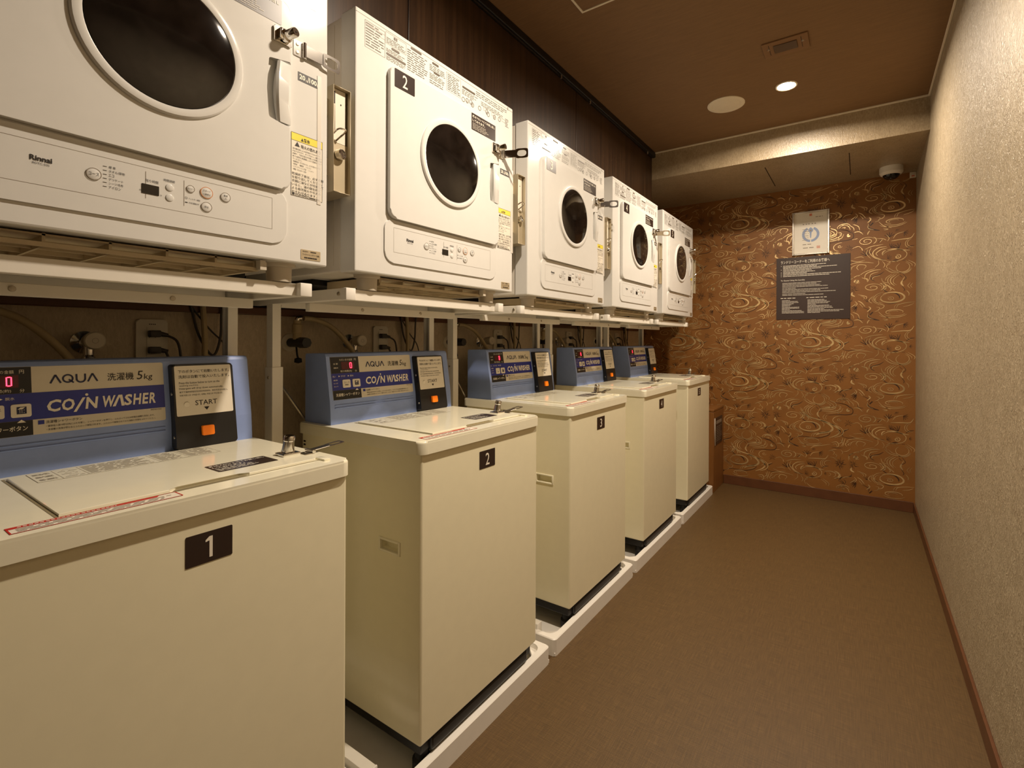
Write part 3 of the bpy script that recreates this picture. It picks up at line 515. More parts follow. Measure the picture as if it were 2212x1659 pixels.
text(m, P, '残り時間', .300 + .0025, .1035, .321, .1085); text(m, P, '時間調節', .329, .1115, .346, .116); text(m, P, '約', .2925 + .0014, .086, .2965, .089); text(m, P, '分', .3235, .0835, .3265, .0865)
text(m, P, 'フィルター掃除', .3675, .0885, .3865, .0915); text(m, P, '冷却運転中', .3675, .081, .3845, .084); m.frame(P, .362, .3655, .0885, .092, .0004); m.quad(P, .362, .366, .0815, .083)
m.add([P(.335, .1005, .0006), P(.341, .1005, .0006), P(.338, .1045, .0006)], [(0, 1, 2)]); m.add([P(.335, .0855, .0006), P(.338, .0815, .0006), P(.341, .0855, .0006)], [(0, 1, 2)])
N3 = .0022
text(m, P, 'コース', .2275, .0945, .2405, .0995, n=N3); text(m, P, 'タイマー', .3655, .1065, .3755, .1095, n=N3); text(m, P, 'スタート', .3905, .109, .4035, .1125, n=N3)
text(m, P, '一時停止', .3905, .1025, .4035, .106, n=N3); text(m, P, '停止', .393, .0788, .4005, .0828, n=N3); text(m, P, '電源', .4265, .1078, .4335, .1115, n=N3); text(m, P, '入', .4283, .1025, .4318, .1065, n=N3)
obj('lettering', m, 'black_print', fas)
for u, z, r_, rm in ((.234, .097, .0095, 'grey_print'), (.3705, .108, .0065, 'grey_print'), (.397, .1075, .0105, 'orange_print'), (.397, .081, .009, 'grey_print'), (.430, .107, .0088, 'grey_print'), (.338, .102, .0065, None), (.338, .084, .0065, None)):
    bt = obj('button', M().lathe([(r_, 0), (r_ - .0006, .0012), (r_ - .0012, .0015), (0, .0016)], P(u, z, 0), (1, 0, 0), 28), 'dryer_door', fas)
    if rm: obj('button_ring', M().ring(P, u, z, r_ - .0009, r_ + .0002, .0016), rm, fas)
obj('display', M().prism(rrect(.297, .322, .083, .0995, .001), P, 0, .0008), 'glass_dark', fas, 'dark time display')
# stickers
st = obj('price_sticker', M().quad(YZ, .578, .630, .4005, .4195, .0005), 'black_print', D_)
m = M(); text(m, YZ, '20', .581, .4045, .5945, .4155, .03, .0009); text(m, YZ, '分', .5955, .4035, .6, .4085, .02, .0009); text(m, YZ, '/', .6, .4035, .6035, .4165, .02, .0009); text(m, YZ, '100', .604, .4045, .622, .4155, .03, .0009); text(m, YZ, '円', .623, .4035, .6285, .4095, .02, .0009)
obj('lettering', m, 'white_print', st)
wl = obj('warning_label', M().quad(YZ, .563, .637, .146, .283, .0005), 'sheet_white', D_)
obj('yellow_band', M().quad(YZ, .5635, .6365, .2665, .2825, .0007), 'yellow', wl)
m = M(); B = .0010; m.frame(YZ, .563, .637, .146, .283, .0006, B); m.quad(YZ, .5635, .6365, .2660, .2666, B)
text(m, YZ, '警告', .592, .269, .606, .2765, .02, B); m.poly(YZ, [(.585, .269), (.5915, .269), (.5882, .276)], B); text(m, YZ, '発火の恐れあり', .585, .253, .632, .261, .01, B)
m.poly(YZ, [(.571, .2545), (.5825, .2545), (.5768, .2645)], B); 
for k, s in enumerate(('油の酸化熱による自然発火や引火の恐れ', 'がありますので、ポリプロピレン繊維製の', '衣類や、下記の油分が付着した衣類は洗濯', '後でも絶対に乾燥機に入れて乾燥させない', 'でください。', '・動植物油（サラダオイル、エステ用オイルなど）', '・食用油　・機械油　・ベンジン', '・ドライクリーニング油　・シンナー', '・樹脂（セルロース系）')):
    z = .2485 - k * .0056; text(m, YZ, s, .566, z - .0019, .566 + (.0036 if k < 5 else .0029) * len(s), z + .0019, 0, B)

for k, s in enumerate(('乾燥終了後は、必ず衣類', 'を取り出してください。', '衣類に油などが付着して', 'いると、油の酸化熱に', 'よる自然発火や引火の', 'おそれがあります。')):
    z = .194 - k * .0078; text(m, YZ, s, .565, z - .003, .565 + .0068 * len(s) - (.003 if s[-1] == '。' else 0), z + .003, 0, B)
text(m, YZ, '0120-054321', .573, .1475, .605, .1525, .01, B); fine(m, YZ, .606, .63, .147, .151, 1, B); m.quad(YZ, .5655, .571, .1478, .1525, B)
obj('lettering', m, 'black_print', wl)
mt = obj('maker_tag', M().prism(rrect(.586, .633, .010, .032, .0015), YZ, 0, .0008), 'tag_metal', D_)
m = M(); text(m, YZ, '機械番号', .59, .0265, .603, .0295, 0, .0012); fine(m, YZ, .609, .622, .0262, .0298, 1, .0012, .7, 0, .7, .8, .3); text(m, YZ, 'ファミリーレンタリース(株)', .5895, .0185, .63, .0235, .01, .0012); fine(m, YZ, .594, .624, .0122, .0165, 1, .0012, .7, 0, .7, .8, .25)
obj('lettering', m, 'black_print', mt)
# printed instructions along the top
m = M(); B = .0006
m.frame(YZ, .027, .089, .561, .628, .0006, B)
for z in (.619, .607, .596, .588): m.quad(YZ, .027, .089, z, z + .0005, B)
fine(m, YZ, .03, .086, .565, .626, 9, B, .3, .3); m.frame(YZ, .091, .16, .602, .632, .0005, B); fine(m, YZ, .094, .157, .604, .62, 4, B, .28, .2); text(m, YZ, '据置', .117, .622, .13, .63, .01, B)
for a, b_, z in ((.11, .137, .593), (.093, .159, .573), (.176, .216, .628), (.263, .287, .6), (.385, .446, .612), (.257, .283, .625)): m.poly(YZ, rrect(a, b_, z, z + .0062, .003, 3), B)
fine(m, YZ, .093, .158, .581, .591, 3, B, .28); fine(m, YZ, .093, .158, .56, .571, 3, B, .28); fine(m, YZ, .164, .243, .565, .625, 10, B, .28); fine(m, YZ, .247, .311, .58, .597, 4, B, .28); fine(m, YZ, .247, .311, .603, .622, 4, B, .28); fine(m, YZ, .247, .311, .566, .578, 2, B, .28)
m.frame(YZ, .315, .378, .575, .629, .0005, B); fine(m, YZ, .32, .376, .578, .627, 9, B, .28); fine(m, YZ, .384, .47, .592, .609, 4, B, .28, .5); fine(m, YZ, .45, .62, .612, .63, 3, B, .25, .3); fine(m, YZ, .475, .62, .592, .607, 3, B, .25, .4)
for k, u in enumerate((.39, .408, .425, .433, .468, .505, .512, .545, .572)):
    m.ring(YZ, u, .577 + .003 * (k % 3), .006, .0075, B, 14); 
    if k % 2: fine(m, YZ, u - .004, u + .004, .573, .581, 3, B, .28)
for u in (.488, .53, .585): m.frame(YZ, u, u + .02, .582, .592, .0005, B)
fine(m, YZ, .605, .626, .57, .6, 6, B, .3); fine(m, YZ, .617, .622, .633, .643, 3, B)
obj('instruction_print', m, 'instruction_grey', D_, 'rows of small grey instructions and drawings')
# key lock on the door
lk = obj('key_lock', M().prism(rrect(.516, .554, .452, .484, .003), XF(.013), 0, .005, .001), 'chrome', D_)
obj('lock_barrel', M().lathe([(.013, 0), (.013, .008), (.0095, .011), (.0095, .03), (.0085, .032), (0, .032)], (.018, .537, .468), (.95, .25, .12), 24), 'chrome', lk)
obj('keyhole', M().box(.0495, .0508, .5435, .5475, .4712, .4722), 'slit_black', lk)
obj('lock_tongue', M().box(.018, .028, .524, .531, .458, .479, .001), 'chrome', lk)
# hasp
hs = obj('hasp', M().prism(rrect(.567, .588, .451, .485, .002), YZ, 0, .002, .0006), 'chrome', D_)
for z in (.459, .477): obj('screw', M().lathe([(.0038, 0), (.0034, .0012), (0, .0018)], (.002, .5755, z), (1, 0, 0), 14), 'steel', hs)
obj('hinge_pin', M().cyl((.005, .5905, .451), (.005, .5905, .485), .0042, seg=14), 'chrome', hs)
strap = obj('hasp_strap', slot_strap(M(), .002, .085, -.0165, .0165, .0018, .044), 'chrome', hs); strap.location = (.0065, .5905, .468)
# coin box on the right flank
cb = obj('coin_box', M(), 'coin_steel', D_); cb.data.clear_geometry(); m = M()
for a in ((.683, .6845), (.7285, .730)): m.box(-.19, 0, a[0], a[1], .18, .43)
m.box(-.19, 0, .6845, .7285, .18, .1815); m.box(-.19, 0, .6845, .7285, .4285, .43); m.box(-.19, -.012, .6845, .7285, .1815, .300)
m.box(-.15, -.02, .65, .683, .22, .26); m.box(-.15, -.02, .65, .683, .36, .40)
bpy.data.objects.remove(cb); cb = obj('coin_box', m, 'coin_steel', D_, 'grey steel coin box')
cp = obj('coin_plate', M().box(-.16, -.012, .6855, .7235, .301, .4275), 'sheet_white', cb)
obj('coin_slot', M().box(-.012, -.0113, .6925, .6955, .392, .421), 'slit_black', cb)
obj('slot_guide', M().box(-.012, -.0108, .692, .696, .322, .39), 'steel', cb); obj('rivet', M().disc(XF(-.012), .711, .394, .0018, .0006), 'slit_black', cb)
m = M().tube([(-.010, .689, .318), (.004, .693, .327), (.010, .701, .328), (.010, .709, .327), (.006, .706, .319), (-.002, .701, .311), (-.010, .697, .304)], .0022, 8, 5)
obj('return_lever', m, 'chrome', cb)
obj('coin_lock', M().lathe([(.0125, 0), (.0125, .012), (.0105, .014), (.0075, .014), (.007, .012), (0, .012)], (-.012, .705, .272), (.93, .3, .15), 24), 'chrome', cb)
obj('side_bracket', M().box(-.012, .001, .642, .6515, .139, .43), 'dryer_side', cb)
# underside
for u, x in ((.075, -.05), (.565, -.05), (.075, -.46), (.565, -.46)):
    obj('foot', M().lathe([(.034, 0), (.032, -.008), (.026, -.01), (.025, -.041), (0, -.041)], (x, u, .001), (0, 0, 1), 24), 'plastic_grey', D_)
m = M(); z0, z1 = -.024, -.002
m.box(-.034, -.028, .1, .51, z0, -.0165, .001); m.box(-.262, -.254, .1, .51, z0, z1); m.box(-.255, -.034, .1, .108, z0, z1); m.box(-.255, -.034, .502, .51, z0, z1)
for k in range(1, 5): m.box(-.255, -.034, .1 + k * .082, .104 + k * .082, z0 + .001, z1)
for x in (-.10, -.17): m.box(x, x + .004, .108, .502, z0 + .004, z1)
m.box(-.255, -.034, .108, .502, -.006, -.003)
obj('intake_filter', m, 'filter_plastic', D_, 'ribbed beige intake filter under the dryer')
obj('filter_catch', M().box(-.03, -.012, .505, .516, -.022, -.002).box(-.03, -.012, .516, .518, -.022, -.006), 'plastic_grey', D_)
obj('under_pan', M().box(-.5, -.27, .06, .6, -.012, .004), 'black_base', D_)

DY = [0.0097 + .021, 0.7551, 1.5005, 2.2459, 2.9913]
DL = ['white clothes dryer number 1, nearest the camera and cut by the frame', 'white clothes dryer with door plate 2, second in the upper row', 'white clothes dryer with door plate 3, middle of the upper row', 'white clothes dryer with door plate 4, fourth in the upper row', 'white clothes dryer with door plate 5, farthest in the upper row']
ANG = [1, 68, 66, 62, 20]
dryers = [dry] + [copy_tree(dry) for _ in range(4)]
def child(o, n): return [c for c in o.children if c.name.split('.')[0] == n][0]
for i, o in enumerate(dryers):
    o.location.y = DY[i]; o['label'] = DL[i]
    m = M(); digit(m, XF(.0138), i + 1, .1445, .501, .535); obj('numeral', m, 'white_print', child(o, 'number_plate'))
    child(child(o, 'hasp'), 'hasp_strap').rotation_euler.z = -math.radians(ANG[i])
    if i == 0: child(o, 'coin_box').location.y = -.018

# ---------------------------------------------------------------- dryer stands
def chan(a, b_, s):
    m = M().box(-.341, -.335, a, b_, .8, 1.208).box(-.366, -.36, a, b_, .8, 1.208)
    y = a if s < 0 else b_ - .003
    return m.box(-.36, -.341, y, y + .003, .8, 1.208)
SY = [(0.012, .655), (.744, 1.377), (1.481, 2.135), (2.230, 2.872), (2.945, 3.590)]
ORD = ['nearest', 'second', 'middle', 'fourth', 'farthest']
SL = ['white steel stand carrying the %s dryer of the row' % q for q in ORD]
for i, (a, b_) in enumerate(SY):
    r = empty('dryer_stand', (-1.045, a, 0), SL[i], 'stand', 'steel stands under the dryers'); Lh = b_ - a
    obj('front_bar', M().box(-.04, -.0165, .026, Lh - .026, 1.2075, 1.2352, .0012), 'white_steel', r)
    obj('rear_bar', M().box(-.365, -.34, .03, Lh - .03, 1.2, 1.2352, .002), 'white_steel', r)
    obj('inner_bar', M().box(-.22, -.2, .03, Lh - .03, 1.185, 1.208, .001), 'white_steel', r)
    for s, y in ((-1, 0), (1, Lh)):
        ya, yb = (0, .028) if s < 0 else (Lh - .028, Lh)
        obj('side_bar', M().box(-.45, -.016, ya + .001, yb - .001, 1.2075, 1.2355, .002), 'white_steel', r)
        obj('end_cap', M().box(-.02, .001, ya, yb, 1.2064, 1.2362, .0018), 'tray_white', r)
        yo = ya if s < 0 else yb
        obj('screw', M().cyl((-.03, yo + s * .0005, 1.222), (-.03, yo + s * -.001, 1.222), .005, .005, 14).lathe([(.005, 0), (.004, .002), (0, .0025)], (-.03, yo, 1.222), (0, s, 0), 14), 'steel', r)
        obj('screw', M().lathe([(.0055, 0), (.0045, .002), (0, .0025)], (-.2, .2 if s < 0 else Lh - .2, 1.197), (1, 0, 0), 14), 'steel', r)
        # upper leg: channel open to the back, lower leg: box sleeve
        obj('upper_leg', chan(ya + .002, yb - .002, s), 'white_steel', r)
        obj('lower_leg', M().box(-.372, -.332, ya, yb + .004, .06, 1.03, .002), 'white_steel', r)
        obj('screw', M().lathe([(.0045, 0), (.004, .002), (0, .0025)], (-.352, ya, 1.0), (0, -1, 0), 12), 'steel', r)
        ya, yb = (ya + .012, yb + .012) if s < 0 else (ya, yb)
        obj('floor_foot', M().box(-.43, .068, ya, yb, .035, .078, .002), 'white_steel', r)
        obj('foot_cap', M().box(.068, .074, ya - .001, yb + .001, .034, .079, .002), 'tray_white', r)
        obj('foot_pad', M().box(.03, .06, ya + .002, yb - .002, .012, .035, .002), 'rubber', r)
    obj('brace', M().tube([(-.385, .05, .98), (-.385, Lh - .05, .2)], .004, 6, 1), 'steel', r)

# ---------------------------------------------------------------- drip trays
TY = [(-0.0162, .7118), (.7292, .7118), (1.4746, .7118), (2.2200, .7118), (2.9654, .7118)]
TL = ['white plastic drip tray under the %s washing machine' % q for q in ORD]
Lt = .7118; z1 = .0596
def tray():
    r = empty('drip_tray', (-.886, 0, 0), 'x', 'drip tray', 'white trays under the washers')
    obj('pan', M().box(-.62, -.002, .002, Lt - .002, .001, .0115), 'tray_white', r)
    o = rrect(0, Lt, 0, .62, (.014, .014, .014, .014)); q = rrect(.022, Lt - .022, .022, .598, (.03, .03, .03, .03)); P = LID(0); k = len(o)
    v = [P(u, w_, n) for l, n in ((o, 0), (o, z1 - .003), ([(.003 + u * (Lt - .006) / Lt, .003 + w_ * .614 / .62) for u, w_ in o], z1), (q, z1), (q, .012)) for u, w_ in l]
    f = [(j * k + i, j * k + (i + 1) % k, j * k + k + (i + 1) % k, j * k + k + i) for j in range(4) for i in range(k)]
    obj('rim', M().add(v, f), 'tray_white', r)
    for y, s in ((.022, 1), (Lt - .022, -1)):
        for x, t in ((-.022, -1), (-.598, 1)):
            m = M(); m.prism([(0, 0), (.075, 0), (0, .075)] if s * t > 0 else [(0, 0), (0, .075), (.075, 0)][::1], lambda u, w_, n, y=y, s=s, x=x, t=t: (x + t * w_, y + s * u, n), .011, .042)
            obj('corner_rest', m, 'tray_white', r)
    obj('corner_tab', M().prism([(Lt - .082, .024), (Lt - .076, .024), (Lt - .024, .076), (Lt - .024, .082)], LID(0), .042, .0585), 'tray_white', r)
    return r
t0 = tray()
for i in range(5):
    r = t0 if i == 0 else copy_tree(t0)
    r.location.y = TY[i][0]; r['label'] = TL[i]

# ---------------------------------------------------------------- coin washing machines (lid front x = 0, left y = 0, floor z = 0)
LT = .8584
wash = empty('washing_machine', (-.889, 0, 0), 'x', 'washing machine', 'row of cream coin washing machines')
W_ = wash
bd = obj('body', M().box(-.52, -.008, .006, .5245, .1056, .834, .006, 3), 'cream_side', W_)
ct = obj('cutter', M().box(-.157, -.087, -.02, .026, .5635, .5885, .003), 'cream_side', W_)
md = bd.modifiers.new('pocket', 'BOOLEAN'); md.object = ct; md.operation = 'DIFFERENCE'
dg = bpy.context.evaluated_depsgraph_get(); dg.update(); me = bpy.data.meshes.new_from_object(bd.evaluated_get(dg)); bd.modifiers.clear(); bd.data = me; bpy.data.objects.remove(ct)
me.set_sharp_from_angle(angle=math.radians(32))
for p in me.polygons: p.use_smooth = len(p.vertices) <= 4 and p.area < 1.2e-3
obj('base', M().box(-.5, -.022, .02, .511, .07, .107, .004), 'black_base', W_, 'black plastic base')
obj('base_bar', M().box(-.03, -.012, .05, .48, .066, .1, .006), 'black_plastic', W_)
for x, y in ((-.042, .045), (-.042, .486), (-.47, .05), (-.47, .48)):
    obj('foot', M().lathe([(.017, .075), (.018, .05), (.024, .044), (.024, .02), (.02, .012), (0, .012)], (x, y, 0), (0, 0, 1), 20), 'rubber', W_)
m = M()
for a in ((-.163, -.1565, .558, .594), (-.0875, -.081, .558, .594), (-.1565, -.0875, .558, .564), (-.1565, -.0875, .588, .594)): m.box(a[0], a[1], .003, .012, a[2], a[3], .0012)
obj('side_grip', m, 'cream', W_, 'moulded frame of the hand hold')
for z in (.80, .79): obj('vent_slot', M().box(-.51, -.5, .0052, .0062, z, z + .005), 'slit_black', W_)
P = LID(.826)
obj('top_cover', M().prism(rrect(0, .5306, 0, .536, .02), P, 0, LT - .826, .006, 3), 'cream', W_)
# hinged lid with finger recess at its front edge
P = LID(LT); o = [(.088, .052), (.222, .052), (.235, .064), (.335, .064), (.348, .052), (.478, .052), (.486, .060), (.486, .362), (.478, .370), (.096, .370), (.088, .362)]
lid = obj('lid', M().prism(o, P, -.001, .0042, .002), 'cream', W_)
obj('lid_groove_shade', M().frame(P, .0835, .4905, .047, .375, .0035, .0004), 'groove', lid)  # flat frame, the groove's shading painted as a darker tone
obj('finger_recess_shade', M().poly(P, [(.225, .0505), (.345, .0505), (.335, .063), (.235, .063)], .0008), 'groove', lid)  # flat patch painting the shade inside the lid notch
obj('latch_step', M().box(-.062, -.03, .486, .5, LT - .001, LT + .004, .0015), 'cream', lid)
PL = LID(LT + .0042)
s = obj('instruction_sticker', M().quad(PL, .112, .4, .29 - .01, .362, .0003), 'cream', lid)
m = M(); n = .0006; m.frame(PL, .112, .4, .28, .362, .0005, n); m.quad(PL, .145, .1455, .28, .362, n); m.quad(PL, .18, .1805, .28, .362, n); m.quad(PL, .29, .2905, .28, .362, n); m.quad(PL, .34, .3405, .28, .362, n)
fine(m, PL, .184, .286, .285, .36, 11, n, .35); fine(m, PL, .294, .336, .285, .36, 11, n, .35); fine(m, PL, .344, .397, .285, .36, 11, n, .35)
for k in range(3): m.ring(PL, .163, .298 + k * .025, .006, .0068, n, 14, 0.2, 2.8); fine(m, PL, .15, .177, .288 + k * .025, .294 + k * .025, 1, n, .3); fine(m, PL, .117, .14, .29 + k * .025, .302 + k * .025, 3, n, .5, 0)
obj('lettering', m, 'grey_print', s)
s = obj('key_notice', M().poly(PL, rrect(.318, .43, .1, .163, .004), .0004), 'plate_brown', lid)
m = M(); text(m, PL, '鍵はフロントにてお貸し出し', .322, .147, .426, .156, .02, .0008); text(m, PL, 'しております。', .322, .132, .38, .141, .02, .0008); fine(m, PL, .322, .4, .105, .128, 5, .0008, .3); obj('lettering', m, 'white_print', s)
PT = LID(LT); s = obj('caution_sticker', M().quad(PT, .036, .226, .0175, .0455, .0005), 'sheet_white', W_)
m = M(); m.frame(PT, .034, .228, .0155, .0475, .0018, .0008); m.poly(PT, [(.036, .038), (.2, .038), (.205, .0455), (.036, .0455)], .0008); obj('red_band', m, 'red_print', s)
m = M(); fine(m, PT, .042, .222, .0185, .036, 3, .0010, .28, .2); obj('lettering', m, 'grey_print', s)
m = M(); fine(m, PT, .045, .15, .0392, .0445, 1, .0011, .5, 0, .7, .8, .35); obj('band_lettering', m, 'white_print', s)
# lock and hasp
lk = obj('key_lock', M().box(-.147, -.113, .447, .485, LT + .004, LT + .010, .0015), 'chrome', W_)
obj('lock_body', M().box(-.139, -.121, .455, .477, LT + .010, LT + .016, .002), 'chrome', lk)
obj('lock_barrel', M().lathe([(.0125, 0), (.0105, .02), (.0115, .022), (.0105, .03), (.009, .032), (0, .032)], (-.13, .466, LT + .014), (.12, .05, 1), 24), 'chrome', lk)
hs = obj('hasp', M().box(-.138, -.110, .4915, .512, LT, LT + .002, .0006), 'steel', W_)
obj('hinge_pin', M().cyl((-.139, .5135, LT + .005), (-.109, .5135, LT + .005), .0042, seg=14), 'chrome', hs)
m = slot_strap(M(), .002, .08, -.013, .013, .0016, .04); m.v = [(-z - .124, y + .5135, LT + .005 + x + .08 * (y - 0) * 1.0) for x, y, z in m.v]; m.f = [f[::-1] for f in m.f]
obj('hasp_strap', m, 'steel', hs)
# number plate on the front
obj('number_plate', M().prism(rrect(.2275, .298, .7415, .792, .002), XF(-.008), 0, .0008), 'plate_brown', W_)
# sloping blue control housing
def face_x(z): return -.3985 - (z - .92) * (.0225 / .14)
prof = [(-.394, LT), (-.3985, .92), (-.421, 1.058), (-.425, 1.0645), (-.432, 1.0665), (-.52, 1.0655), (-.524, 1.06), (-.524, LT)]
hou = obj('control_housing', M().prism([(a, b_) for a, b_ in prof], lambda u, w_, n: (u, .019 + n, w_), 0, .505, 0), 'blue_housing', W_, 'sloping light blue control housing')
FP = lambda u, w_, n=0: (face_x(w_) + n, u, w_)
m = M()
for z in (.906, .914): 
    V = [(face_x(z - .002) + .0, .034, z - .002), (face_x(z - .002), .338, z - .002), (face_x(z) + .0022, .338, z), (face_x(z) + .0022, .034, z), (face_x(z + .002), .034, z + .002), (face_x(z + .002), .338, z + .002)]
    m.add(V, [(0, 1, 2, 3), (3, 2, 5, 4)])
obj('ridge', m, 'blue_housing', hou)
obj('label_sheet', M().prism(rrect(.031, .340, .929, 1.056, .004), FP, 0, .0008), 'sheet_beige', hou)
obj('blue_band', M().quad(FP, .031, .340, .957, 1.007, .0011), 'blue_print', hou)
obj('display_block', M().quad(FP, .0313, .129, 1.0072, 1.0557, .0012), 'black_plastic', hou)
obj('button_block', M().quad(FP, .0313, .129, .9293, .9568, .0012), 'black_plastic', hou)
obj('led_window', M().quad(FP, .067, .112, 1.018, 1.041, .0016), 'led_window', hou)
m = M()
def seg(u0, u1, w0, w1): m.quad(FP, u0, u1, w0, w1, .0020)
u0, u1, a, b_ = .0955, .1035, 1.021, 1.0385; t = .0018
seg(u0 + t, u1 - t, a, a + t); seg(u0 + t, u1 - t, b_ - t, b_); seg(u0, u0 + t, a + .0008, b_ - .0008); seg(u1 - t, u1, a + .0008, b_ - .0008)
obj('led_digit', m, 'led', hou, 'glowing red digit 0')
m = M(); text(m, FP, 'ただいまの金額', .062, 1.044, .106, 1.0505, 0, .0018); text(m, FP, '円', .113, 1.0435, .1195, 1.0505, 0, .0018); text(m, FP, '残り時間(約)', .062, 1.009, .102, 1.0158, 0, .0018); text(m, FP, '分', .113, 1.009, .1195, 1.0155, 0, .0018)
text(m, FP, '金 額', .04, 1.033, .055, 1.038, 0, .0018); text(m, FP, '運転中', .04, 1.021, .055, 1.026, 0, .0018)
text(m, FP, '洗い', .034, .9955, .044, 1.001, 0, .0018); text(m, FP, 'すすぎ', .062, .9955, .077, 1.001, 0, .0018); text(m, FP, '脱水', .094, .9955, .106, 1.001, 0, .0018)
for u in (.054, .086): m.add([FP(u, .9958, .0018), FP(u + .005, .9983, .0018), FP(u, 1.0008, .0018)], [(0, 1, 2)])
m.add([FP(.108, .9535, .0018), FP(.12, .9535, .0018), FP(.114, .959, .0018)], [(0, 1, 2)]); text(m, FP, '洗濯槽シャワーボタン', .04, .9385, .122, .948, .008, .0018)
for k in range(3): text(m, FP, ('標準', 'おいそぎ', '念入り')[k], .036, .985 - k * .009, .05, .989 - k * .009, 0, .0018)
obj('panel_lettering', m, 'white_print', hou); m = M()
for ch, a, b_ in (('C', .1475, .167), ('O', .1685, .1875), ('N', .2045, .2225), ('W', .2295, .2505), ('S', .2665, .2795), ('H', .282, .295), ('E', .298, .308), ('R', .3105, .3225)): text(m, FP, ch, a, .9685, b_, .9915, .03, .0018, .12)
m.poly(FP, [(.1865, .9645), (.1910, .9645), (.2055, .9915), (.201, .9915)], .0018); m.disc(FP, .2075, .9967, .0025, .0018, 14)
m.poly(FP, [(.2475, .9685), (.2525, .9685), (.2595, .986), (.2605, .986), (.2625, .9685), (.2675, .9685), (.2645, .9915), (.2580, .9915)], .0018)
obj('white_lettering', m, 'white_print', hou, 'white lettering COIN WASHER')
m = M(); n = .0014
def bar(a, b_, t=.0029):
    (u0, w0), (u1, w1) = a, b_; L = math.hypot(u1 - u0, w1 - w0); dx, dy = -(w1 - w0) / L * t / 2, (u1 - u0) / L * t / 2
    m.poly(FP, [(u0 - dx, w0 - dy), (u1 - dx, w1 - dy), (u1 + dx, w1 + dy), (u0 + dx, w0 + dy)], n)
za, zb = 1.0225, 1.0385
bar((.155, za), (.1625, zb)); bar((.1625, zb), (.170, za)); m.ring(FP, .1805, (za + zb) / 2, .0058, .0086, n, 24); bar((.182, za + .006), (.189, za - .0005))
bar((.1935, zb), (.1935, za + .005)); bar((.2065, zb), (.2065, za + .005)); m.ring(FP, .2, za + .0062, .005, .0079, n, 14, PI, 2 * PI); bar((.2105, za), (.218, zb)); bar((.218, zb), (.2255, za))
obj('maker_lettering', m, 'navy_print', hou, 'dark blue lettering AQUA')
m = M(); text(m, FP, '洗濯機', .2415, 1.0215, .286, 1.0375, .004, n); text(m, FP, '5', .291, 1.0215, .3005, 1.0395, .0, n, .15); text(m, FP, 'kg', .3035, 1.0175, .3185, 1.033, .0, n, .1)
obj('capacity_lettering', m, 'black_print', hou); m = M(); text(m, FP, '洗濯槽シャワーボタン', .147, .9475, .199, .953, .0, n); text(m, FP, 'MCW-C50', .313, .9525, .3325, .9555, 0, n)
text(m, FP, '・硬貨投入後10秒以内にふたを閉じ、シャワーボタンを押すと、ふたロックされ30秒間洗濯槽を洗浄します。', .147, .9405, .319, .9445, 0, n); text(m, FP, '・洗濯槽の洗浄が終わるとふたロック解除されます。ふたロック解除されてから洗剤と衣類を入れてください。', .147, .934, .321, .938, 0, n)
obj('fine_print', m, 'black_print', hou)
obj('shower_mark', M().quad(FP, .136, .1445, .947, .9545, n), 'blue_print', hou)
for u in (.0655, .1005):
    bt = obj('button', M().prism(rrect(u, u + .027, .9635, .9875, .003), FP, .001, .0028, .0006), 'sheet_white', hou)
m = M(); m.quad(FP, .108, .121, .9695, .9825, .0032); text(m, FP, 'コース', .0695, .977, .0885, .9815, 0, .0032); text(m, FP, '標準', .073, .9695, .085, .9745, 0, .0032); obj('button_marks', m, 'navy_print', hou)
m = M()
for k in range(3):
    for j in range(3 - k % 2): m.quad(FP, .1115 + j * .0028, .1125 + j * .0028, .9715 + k * .0022, .9727 + k * .0022, .0035)
m.poly(FP, [(.109, .978), (.1155, .9782), (.119, .9815), (.113, .9815)], .0035); obj('shower_icon', m, 'white_print', hou)
# black start box with its sign
SP = lambda u, w_, n=0: (face_x(w_) + .022 + n, u, w_)
bx = obj('start_box', M().prism(rrect(.350, .477, .862, 1.051, .006), lambda u, w_, n=0: (face_x(w_) + n, u, w_), -.004, .022, .0025), 'black_plastic', W_, 'black start button box')
sg = obj('start_sign', M().prism(rrect(.3535, .4715, .9355, 1.0475, .003), SP, 0, .001), 'sheet_white', bx)
m = M(); n = .0014; text(m, SP, '下のボタンにて始動いたします。', .3605, 1.031, .4675, 1.0385, .004, n); text(m, SP, '洗剤は自動で投入いたします。', .3605, 1.019, .4675, 1.0265, .004, n)
text(m, SP, 'Press the button below to turn on the', .361, 1.0065, .445, 1.0115, 0, n); text(m, SP, 'washing machine.', .361, 1.0005, .4, 1.0045, 0, n); text(m, SP, 'Detergent will drop down automatically.', .361, .993, .452, .9985, 0, n)
text(m, SP, '按下下面的按钮后洗衣机将会启动。洗衣剂将自动投入。', .361, .9865, .462, .9905, 0, n); text(m, SP, '아래 버튼으로 시작됩니다. 세제는 자동으로 투입됩니다.', .361, .979, .45, .983, 0, n)
text(m, SP, 'START', .391, .957, .437, .968, .004, n); m.add([SP(.4085, .952, n), SP(.414, .9445, n), SP(.4195, .952, n)], [(0, 1, 2)])
obj('lettering', m, 'black_print', sg)
obj('stud', M().lathe([(.006, 0), (.0055, .001), (0, .0015)], SP(.374, .9605, .001), (1, 0, 0), 16), 'sheet_white', sg)
obj('start_button', M().prism(rrect(.4005, .425, .888, .9095, .002), SP, 0, .007, .0015), 'orange_button', bx, 'square orange start button')
for z in (.985, .889): obj('screw', M().lathe([(.0035, 0), (.003, .001), (0, .0016)], (face_x(z) + .011, .350, z), (0, -1, 0), 12), 'steel', bx)
obj('box_seam', M().quad(SP, .353, .475, .9322, .9328, .0003), 'slit_black', bx)

